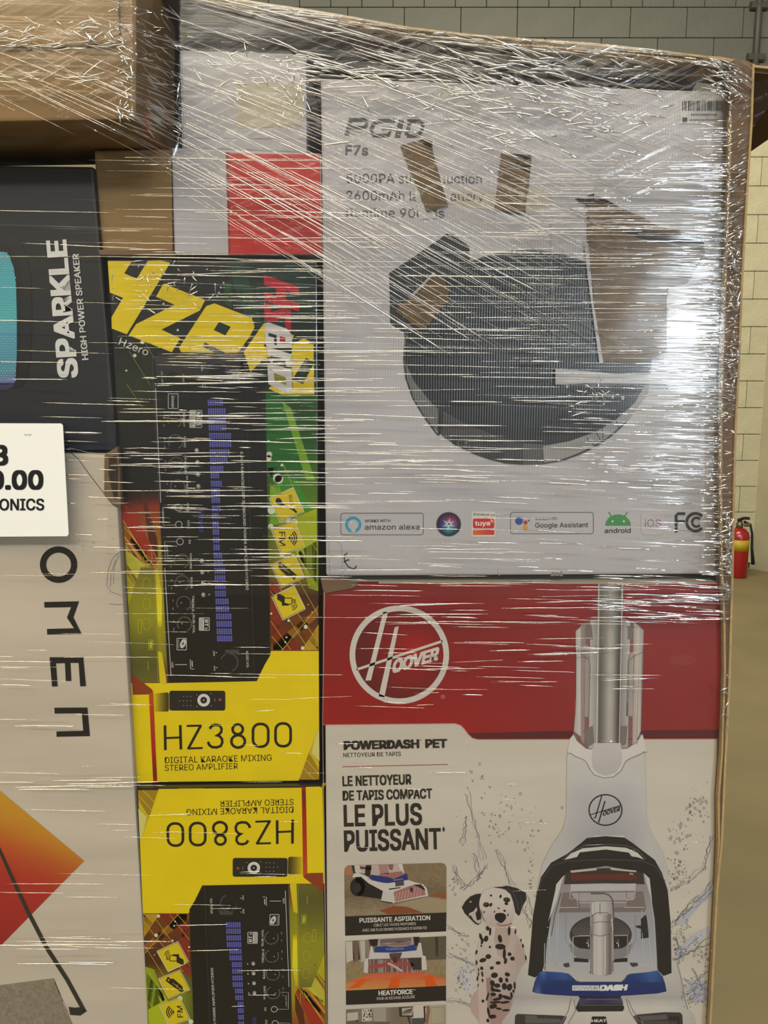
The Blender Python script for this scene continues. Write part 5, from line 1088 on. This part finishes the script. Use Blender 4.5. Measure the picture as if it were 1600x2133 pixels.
# ---------------- the big corrugated bin round the load, and its flaps
gb = empty('corrugated_bin', (W(1520, 1000, 0.0).x, 0.2, BASE_Z), 'brown corrugated bin wall and open flaps around the boxes', 'cardboard bin')
inner = [(1522, 180), (1520, 240), (1518, 364), (1513, 495), (1505, 692), (1501, 823), (1500, 1000), (1503, 1200), (1507, 1300), (1508, 1397), (1502, 1572), (1495, 1660), (1496, 1751), (1492, 1856), (1480, 2075), (1477, 2150), (1470, 2300)]
outer = [(1466, 2300), (1480, 2150), (1484, 2075), (1495, 1856), (1505, 1755), (1512, 1594), (1521, 1419), (1527, 1200), (1531, 1000), (1534, 889), (1541, 757), (1547, 594), (1557, 413), (1567, 256), (1571, 133), (1556, 126), (1530, 124)]
o = prism_obj('corner_lip', inner+outer, -0.008, 0.006, M['kraft_dark'], gb)
# cut edges of the board with their fluting
def edge_band(pts, wpx, Y, m, name, parent):
    q = [(x-wpx/2, y) for x, y in pts]+[(x+wpx/2, y) for x, y in reversed(pts)]
    return prism_obj(name, q, Y, Y+0.006, m, parent)
oe = list(reversed(outer[:15]))
edge_band([(x-1, y) for x, y in oe], 4.5, -0.0105, M['kraft_light'], 'cut_edge', gb)
edge_band([(x+2.5, y) for x, y in inner[1:]], 4, -0.0095, M['kraft_light'], 'cut_edge', gb)
# fluting seen in the lower cut edge
p = Print(-0.0095)
random.seed(9)
y = 1205
while y < 1740:
    xi = interp([(b, a) for a, b in inner], y)+6; xo = interp([(b, a) for a, b in reversed(outer)], y)-5
    if xo-xi > 3: p.line([(xi, y), (xo, y+4), (xi, y+8)], 1.4, (118, 96, 68), 1)
    y += 9
p.done('fluting', gb)
# side wall running back from the lip
v = []; ys = [133, 256, 594, 889, 1200, 1594, 1856, 2150]; ro = sorted((b_, a_) for a_, b_ in outer)
rows_ = []
for y in ys+[None]:
    yy = y if y is not None else 2300
    a0_ = W(interp([(d_, c_) for d_, c_ in ro if d_ >= 133], yy)-2, yy, 0.0); zz = a0_.z if y is not None else BASE_Z
    lx = W(1572-60*(yy-133)/2167.0, yy, 0.0).x
    rows_.append([(a0_.x, 0.006, zz), (lx, 0.06, zz), (lx, 0.50, zz), (lx-0.006, 0.50, zz), (lx-0.006, 0.06, zz), (a0_.x-0.006, 0.006, zz)])
for r_ in rows_: v += [Vector(q_) for q_ in r_]
f = [[i*6+k, i*6+(k+1) % 6, (i+1)*6+(k+1) % 6, (i+1)*6+k] for i in range(len(rows_)-1) for k in range(6)]+[list(range(6)), [(len(rows_)-1)*6+k for k in range(6)][::-1]]
link('side_wall', v, f, M['kraft_dark'], gb)
# lid flap lying over the load; its cut front edge faces us
def slab(front, Yf, depth, thick_px, m, name, parent, back_drop=0.0, inset=(0.0, 0.0)):
    top_ = [W(x, y, Yf) for x, y in front]; botm = [W(x, y+thick_px, Yf) for x, y in front]
    n = len(front); x0, x1 = top_[0].x, top_[-1].x
    def bk(q):
        u = (q.x-x0)/(x1-x0); return Vector((q.x-inset[1]*u+inset[0]*(1-u), Yf+depth, q.z-back_drop))
    v = top_+botm+[bk(q) for q in top_]+[bk(q) for q in botm]; f = []
    for i in range(n-1):
        f += [[i, i+1, n+i+1, n+i], [2*n+i+1, 2*n+i, 3*n+i, 3*n+i+1], [i+1, i, 2*n+i, 2*n+i+1], [n+i, n+i+1, 3*n+i+1, 3*n+i]]
    f += [[0, n, 3*n, 2*n], [n-1, 3*n-1, 4*n-1, 2*n-1]]
    o = link(name, v, f, m, parent); bm = bmesh.new(); bm.from_mesh(o.data); bmesh.ops.recalc_face_normals(bm, faces=bm.faces[:]); bm.to_mesh(o.data); bm.free(); return o
FR = [(290, -32), (400, -16), (500, -2), (560, 8), (640, 19), (740, 36), (850, 56), (980, 71), (1100, 80), (1250, 91), (1360, 103), (1440, 112), (1478, 117)]
slab([(x, y+5) for x, y in FR], 0.012, 0.44, 11, M['kraft_shaded'], 'lid_flap', gb, -0.004, (-0.4, -0.06))
slab([(x, y) for x, y in FR], 0.006, 0.44, 4.5, M['kraft_light'], 'liner_sheet', gb, -0.004, (-0.4, -0.06))
slab([(x, y+13) for x, y in FR], 0.008, 0.02, 2.5, M['kraft_light'], 'liner_sheet', gb, -0.004, (0, 0.028))
p = Print(0.0115)
x = 470
while x < 1440:
    y0 = interp(FR, x)+5; p.line([(x, y0+9), (x+5, y0+1), (x+10, y0+9)], 1.8, (196, 170, 128), 1); x += 10
p.done('fluting', gb)
# corner web between lid flap and lip, and the right flap folded outward
slab([(1474, 116), (1500, 118), (1530, 123), (1572, 133)], 0.0, 0.05, 7, M['kraft_light'], 'corner_web', gb, 0.0)
slab([(1568, 137), (1600, 140), (1680, 150), (1760, 165)], -0.006, 0.22, 14, M['kraft_dark'], 'side_flap', gb, 0.0)
slab([(1570, 135), (1600, 138), (1680, 148), (1760, 163)], -0.010, 0.22, 5, M['kraft_light'], 'liner_sheet', gb, 0.0)
# rear wall closing the bin
q0 = W(300, 400, 0.46).x
rw = W(1520, 200, 0.46)
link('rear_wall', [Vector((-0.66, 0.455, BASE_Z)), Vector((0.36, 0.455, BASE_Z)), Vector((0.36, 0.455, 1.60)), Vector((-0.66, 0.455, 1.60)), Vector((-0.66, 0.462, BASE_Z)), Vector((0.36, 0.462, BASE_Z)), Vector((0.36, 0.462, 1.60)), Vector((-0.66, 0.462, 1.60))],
     [[0, 1, 2, 3], [5, 4, 7, 6], [0, 4, 5, 1], [3, 2, 6, 7], [0, 3, 7, 4], [1, 5, 6, 2]], M['kraft_shaded'], gb)

# ---------------- pallet under it all
pal = empty('pallet', (-0.05, 0.2, 0), 'wooden pallet under the wrapped load', 'pallet')
def bxw(name, x0, x1, y0, y1, z0, z1, m, par):
    v = [(x0, y0, z0), (x1, y0, z0), (x1, y1, z0), (x0, y1, z0), (x0, y0, z1), (x1, y0, z1), (x1, y1, z1), (x0, y1, z1)]
    return link(name, v, [[3, 2, 1, 0], [4, 5, 6, 7], [0, 1, 5, 4], [1, 2, 6, 5], [2, 3, 7, 6], [3, 0, 4, 7]], m, par)
for i in range(5): bxw('deck_board', -0.66, 0.46, -0.02+i*0.105, 0.07+i*0.105, 0.123, 0.145, M['wood'], pal)
for x in (-0.64, -0.13, 0.38): bxw('stringer', x, x+0.07, -0.02, 0.49, 0.02, 0.123, M['wood'], pal)
for i in range(3): bxw('base_board', -0.66, 0.46, -0.02+i*0.21, 0.07+i*0.21, 0.0, 0.02, M['wood'], pal)
zb2 = min((h2.matrix_world @ Vector(c)).z for ch in h2.children for c in ch.bound_box)
ca = bxw('carton', W(290, 1700, 0.0).x+0.03, W(670, 1700, 0.0).x-0.01, 0.01, 0.3, 0.145, zb2-0.001, M['kraft'], None)
props(ca, 'plain brown carton underneath the upside-down amplifier box', 'box')

# ---------------- stretch film
def sm(a, b, x): t = max(0.0, min(1.0, (x-a)/(b-a))); return t*t*(3-2*t)
def film_Y(px, py):
    y = -0.0125
    k = (1-sm(278, 372, px))*(1-sm(250, 250+(0.5 if px > 0 else .5)*260, py))
    y -= 0.060*k
    if px > 1522: y += 0.004*(px-1522)/50
    return y
random.seed(77)
def top_y(px): return -70 if px < 300 else interp([(x, y) for x, y in FR]+[(1530, 122), (1572, 132)], px)-1.0
def right_x(py): return interp([(b, a) for a, b in reversed(outer)]+[(2400, 1462)], py)+1.5
def wav(px, py):
    return 0.00035*sin(px*0.010+py*0.021)*sin(py*0.013-px*0.004)+0.00008*sin(px*0.05+py*0.033)
def sheet(name, x0, x1, y0, y1, dx, dy, off, m, par, mask=None, wave=1.0):
    V = []; Fc = []; nx = int((x1-x0)/dx)+1; ny = int((y1-y0)/dy)+1
    for j in range(ny+1):
        for i in range(nx+1):
            u = x0+(x1-x0)*i/nx; y = y0+(y1-y0)*j/ny
            yy = max(y, top_y(u)) if y < 400 else y
            yy = y if y >= 300 else (top_y(u)+(300-top_y(u))*(y-y0)/(300-y0) if y0 < 0 else max(y, top_y(u)))
            xr = right_x(yy); uu = u if u < 1400 else 1400+(xr-1400)*(u-1400)/(x1-1400) if x1 > 1500 else u
            V.append(W(uu, yy, film_Y(uu, yy)+off+wave*wav(uu, yy)))
    for j in range(ny):
        for i in range(nx):
            if mask and not mask(x0+(x1-x0)*(i+.5)/nx, y0+(y1-y0)*(j+.5)/ny): continue
            a = j*(nx+1)+i; Fc.append([a, a+1, a+nx+2, a+nx+1])
    used = sorted({k for f in Fc for k in f}); mp = {k: n for n, k in enumerate(used)}
    return link(name, [V[k] for k in used], [[mp[k] for k in f] for f in Fc], m, par, smooth=True)
film = empty('stretch_film', (0, -0.02, BASE_Z), 'clear shiny stretch film wrapped around the whole stack of boxes', 'plastic wrap')
FM1 = film_mat('stretch_film_horizontal', 1.5, 0.012, 0.14, 210, 5, 0.0007, haze=0.003, flat=0.018)
FM2 = film_mat('stretch_film_band', 2.5, 0.014, 0.10, 330, 7, 0.0009, haze=0.004)
FM3 = film_mat('stretch_film_diagonal', -24, 0.011, 0.10, 320, 5, 0.0010, haze=0.004, crump=0.25)
sheet('film_sheet', -60, 1572, -70, 2330, 24, 24, 0.0, FM1, film)
sheet('film_band', -60, 1572, 330, 1240, 24, 24, -0.0012, FM2, film, lambda x, y: x > 235 and (y > 540-(x-150)*0.17+20*sin(x*0.02) or x > 1200))
sheet('film_band', -60, 1572, -70, 900, 20, 20, -0.0022, FM3, film, lambda x, y: y < interp([(-60, 150), (300, 330), (680, 560), (1000, 760), (1180, 800), (1300, 420), (1600, 260)], x))

# creases: thin stretched ridges of film, glossy
def crease_mat(name, rough, fac, col=(1, 1, 1)):
    m = bpy.data.materials.new(name); m.use_nodes = True; nt = m.node_tree; N = nt.nodes; L = nt.links; N.clear()
    out = N.new('ShaderNodeOutputMaterial'); g = N.new('ShaderNodeBsdfGlossy'); g.inputs['Roughness'].default_value = rough
    t = N.new('ShaderNodeBsdfTransparent'); t.inputs[0].default_value = (0.97, 0.97, 0.97, 1); mx = N.new('ShaderNodeMixShader'); mx.inputs[0].default_value = fac
    L.new(t.outputs[0], mx.inputs[1]); L.new(g.outputs[0], mx.inputs[2]); L.new(mx.outputs[0], out.inputs['Surface']); return m
CM = crease_mat('film_crease', 0.06, 0.74)
class Creases:
    def __init__(s): s.v = []; s.f = []
    def add(s, x0, y0, x1, y1, wpx, off=-0.0030, wob=1.0, hgt=0.9, seg=None):
        L_ = hypot(x1-x0, y1-y0)
        n = seg or max(3, min(14, int(L_/18))); b = len(s.v); o = 0.0; dx, dy = (x1-x0)/(L_ or 1), (y1-y0)/(L_ or 1); m = 5
        ph = random.uniform(0, 6)
        for i in range(n+1):
            t = i/n; o += random.uniform(-1, 1)*wob*0.35; taper = min(1, 5*t+0.12, 5*(1-t)+0.12)
            x = x0+(x1-x0)*t-dy*o; y = y0+(y1-y0)*t+dx*o
            if x > right_x(y)-2 or y < top_y(x)+2: taper = 0.05; x = min(x, right_x(y)-2); y = max(y, top_y(x)+2)
            ww = wpx*taper*random.uniform(0.75, 1.25)/2; Y = film_Y(x, y)+off+0.0006*sin(ph+t*5)
            for k in range(m):
                a = pi*k/(m-1); cc = cos(a); P = W(x-dy*ww*cc, y+dx*ww*cc, Y); P.y -= sin(a)*ww/2000.0*hgt; s.v.append(P)
        for i in range(n):
            for k in range(m-1): s.f.append([b+i*m+k, b+i*m+k+1, b+(i+1)*m+k+1, b+(i+1)*m+k])
    def done(s, name='film_creases', m=None):
        o = link(name, s.v, s.f, m or CM, film, smooth=True); o['kind'] = 'stuff'; s.v, s.f = [], []; return o
R = random.uniform; G_ = random.gauss
def wpx(): return random.choice([0.8, 1.0, 1.2, 1.5, 1.9, 2.4]) if random.random() < 0.94 else R(3, 5)
# flat running creases
C_ = Creases()
def hfield(n, x0, x1, y0, y1, lmin, lmax, slope=0.0, sl_j=0.012, wsc=1.0, cond=None):
    k = 0; tries = 0
    while k < n and tries < n*6:
        tries += 1
        x, y = R(x0, x1), R(y0, y1); l = R(lmin, lmax)
        if cond and not cond(x, y): continue
        if 1050 < y < 1126 and 690 < x < 1490 and random.random() < 0.75: continue
        s_ = slope+G_(0, sl_j); C_.add(x-l/2, y-s_*l/2, x+l/2, y+s_*l/2, wpx()*wsc); k += 1
hfield(15, 0, 400, 400, 960, 60, 360, 0.02)
hfield(60, 250, 700, 320, 640, 60, 330, 0.01)
hfield(90, 300, 700, 640, 1240, 60, 300, 0.004)
hfield(60, 560, 760, 560, 1080, 60, 220, 0.0)
hfield(46, 700, 1150, 480, 960, 80, 420, 0.015)
hfield(190, 1080, 1500, 330, 840, 60, 300, 0.005, wsc=1.05)
hfield(60, 1180, 1480, 840, 1010, 40, 160, 0.03)
hfield(70, 900, 1510, 950, 1200, 20, 120, 0.04)
for _ in range(330):                              # short ticks gathering at the right-hand corner
    y = R(250, 1200); xr = interp([(b, a) for a, b in inner], y)-2; l = R(14, 80)*(0.6 if y > 900 else 1); C_.add(xr-l, y-R(-2, 2), xr, y, R(1.2, 3.0))
hfield(50, 700, 1100, 880, 1230, 40, 260, 0.01)
hfield(36, 250, 520, 700, 1100, 20, 90, 0.03)
hfield(40, 120, 420, 900, 1150, 20, 110, 0.02)
hfield(34, 0, 330, 1150, 2100, 40, 220, 0.01, 0.012, 0.65)
hfield(20, 300, 680, 1150, 1420, 40, 200, 0.01, 0.01, 0.7)
hfield(8, 0, 300, 1610, 1650, 80, 260, -0.02, 0.008, 1.1); hfield(9, 0, 320, 1950, 2010, 80, 260, 0.005, 0.008, 1.0)
hfield(70, 1250, 1510, 1195, 1300, 40, 160, 0.05, 0.03)
hfield(40, 690, 1500, 1205, 1300, 60, 260, 0.01, 0.02, 0.9)
hfield(46, 800, 1320, 1300, 1480, 30, 160, 0.0, 0.03, 0.8)
hfield(16, 690, 1490, 1480, 2000, 20, 90, 0.02, 0.03, 0.5)
hfield(22, 300, 670, 1450, 2100, 30, 140, -0.01, 0.02, 0.6)
C_.done()
# slanting creases fanning down from the top left corner
def dang(x, y):
    """slope of the fan at a point, read off the tension lines"""
    t = (y+60)/(x*0.30+330.0); t = max(0, min(1.2, t)); return 0.20+0.36*t
def dfield(n, cond, lmin, lmax, wsc=1.0, off=-0.0040):
    k = 0; tr = 0
    while k < n and tr < n*8:
        tr += 1
        x, y = R(-20, 1480), R(-40, 820)
        if not cond(x, y): continue
        if 690 < x < 1020 and 235 < y < 470 and random.random() < 0.5: continue
        l = R(lmin, lmax); s_ = dang(x, y)+G_(0, 0.018); dx = l/hypot(1, s_); C_.add(x-dx/2, y-s_*dx/2, x+dx/2, y+s_*dx/2, wpx()*wsc*0.8, off); k += 1
lim = [(-60, 120), (120, 225), (360, 380), (500, 480), (700, 620), (900, 740), (1000, 790), (1150, 780), (1250, 640), (1350, 480), (1480, 330)]
inside = lambda x, y: y < interp(lim, x)
dfield(190, lambda x, y: inside(x, y) and 300 < x < 1250 and y < 520, 90, 460)
dfield(140, lambda x, y: inside(x, y) and 480 < x < 1250 and 250 < y < 700, 90, 400)
dfield(60, lambda x, y: x < 320 and y < 250, 60, 300, 0.9)
dfield(46, lambda x, y: abs(y-interp([(-60, 120), (250, 255), (360, 320), (560, 440), (800, 590)], x)) < 26 and x < 800, 120, 420, 1.0)
dfield(70, lambda x, y: 1150 < x < 1450 and 120 < y < 420, 40, 140, 0.8)
C_.done()
# crumpled gathers: along the carton corner, the bright knots and the top edge
C2 = Creases()
def crumple(n, fx, fy, lmin, lmax, a_mean, a_j, w0, w1, off=-0.004):
    for _ in range(n):
        x, y = fx(), fy(); a = math.radians(G_(a_mean, a_j)); l = R(lmin, lmax); C2.add(x-cos(a)*l/2, y-sin(a)*l/2, x+cos(a)*l/2, y+sin(a)*l/2, R(w0, w1), off, wob=3.0, hgt=1.0)
crumple(60, lambda: G_(262, 12), lambda: R(0, 250), 6, 26, 40, 60, 2, 6)
crumple(34, lambda: G_(190, 36), lambda: G_(62, 18), 10, 40, 25, 40, 2, 6)
crumple(26, lambda: R(-10, 240), lambda: G_(88, 7), 16, 60, -3, 12, 2, 5)
crumple(22, lambda: R(-10, 200), lambda: G_(158, 7), 20, 80, 0, 16, 1.5, 3.5)
crumple(16, lambda: R(0, 90), lambda: G_(66, 12), 14, 44, -20, 25, 2, 4)
crumple(60, lambda: R(300, 372), lambda: R(20, 260), 10, 50, 32, 20, 1.5, 4)
crumple(26, lambda: G_(330, 22), lambda: G_(255, 14), 20, 70, 28, 10, 2, 5)
crumple(190, lambda: G_(1040, 170), lambda: G_(165, 46), 14, 80, 12, 14, 1.6, 5.5)
crumple(90, lambda: G_(1150, 120), lambda: G_(260, 34), 14, 70, 8, 16, 1.5, 5)
crumple(70, lambda: R(390, 640), lambda: G_(150, 34), 10, 40, 18, 24, 1.2, 4)
crumple(30, lambda: G_(610, 18), lambda: R(160, 240), 10, 30, 80, 30, 1.2, 3)
crumple(60, lambda: R(640, 900), lambda: G_(150, 18), 20, 90, 6, 10, 1.5, 4)
crumple(60, lambda: R(1480, 1565), lambda: R(125, 200), 14, 60, 28, 14, 1.5, 5)
crumple(40, lambda: R(700, 1470), lambda: 0, 10, 60, 8, 6, 1.5, 4) if False else None
for _ in range(90):
    x = R(480, 1475); y = interp(FR, x)+R(2, 24); l = R(16, 70); C2.add(x-l/2, y-l*0.05, x+l/2, y+l*0.07, R(1.4, 4.5), -0.004, 1.5)
crumple(26, lambda: G_(1240, 26), lambda: G_(820, 14), 8, 34, 40, 50, 1.2, 3)
crumple(36, lambda: R(225, 450), lambda: G_(590, 30), 8, 30, 40, 50, 1.5, 4, -0.003)
# crinkles on the bin's corner lip
for _ in range(320):
    y = R(190, 1200); xi = interp([(b, a) for a, b in inner], y); xo = right_x(y); x = R(xi+2, xo-5); l = R(8, 26); a = -0.5 if y < 500 else R(-0.5, 0.3)
    if y > 880 and random.random() < 0.4: continue
    C2.add(x-l/2, y-a*l/2, x+l/2, y+a*l/2, R(1.0, 3.2), -0.004, 1.2)
crumple(70, lambda: R(1520, 1545), lambda: R(480, 830), 8, 26, 70, 40, 2, 5)
for y in range(180, 1215, 5): x = interp([(b, a) for a, b in inner], y); C2.add(x+R(-3, 2), y, x+R(-2, 4), y+R(4, 10), R(1.5, 3.6), -0.004, 1.0, seg=3)
crumple(40, lambda: G_(1522, 6), lambda: R(1080, 1240), 10, 40, 60, 30, 2, 6)
crumple(14, lambda: G_(1512, 4), lambda: R(1400, 1520), 6, 24, 70, 30, 1.5, 3.5)
C2.done('film_gathers')
# a slack tail of film hanging from the side flap
q = [W(1570, 170, -0.004), W(1700, 150, -0.004), W(1620, 195, -0.004), W(1568, 268, -0.004)]
link('film_tail', [q[0], q[1], q[2], q[3]], [[0, 1, 2, 3]], FM3, film)
for k in range(10): C_.add(1600-k*1.5, 180+k*3, 1570, 262-k*5, 1.2, 0.004)

# ---------------- shipping label stuck on the outside of the film
lY = -0.0195
lq = [(-190, 881), (127, 882), (131, 886), (143, 1112), (140, 1117), (-190, 1119)]
lb = prism_obj('price_label', lq, lY, lY+0.0006, M['paper'], None)
props(lb, 'white paper price label with bold black numbers stuck on the film, left edge', 'label')
p = Print(lY, Z(0, 450, 3.0457)); KK = (26, 26, 28)
p.text('8', (-46, 1577), (52, 1576), 118, KK, 3, 0.035); p.done('label_number', lb)
p.text('0.00', (-72, 1731), (275, 1730), 112, KK, 3, 0.035); p.done('label_price', lb)
p.text('RONICS', (-58, 1866), (280, 1865), 70, KK, 3, 0.02); p.done('label_word', lb)
p.text('46142', (155, 1391), (198, 1391), 9, (90, 90, 92), 3); p.done('label_code', lb)
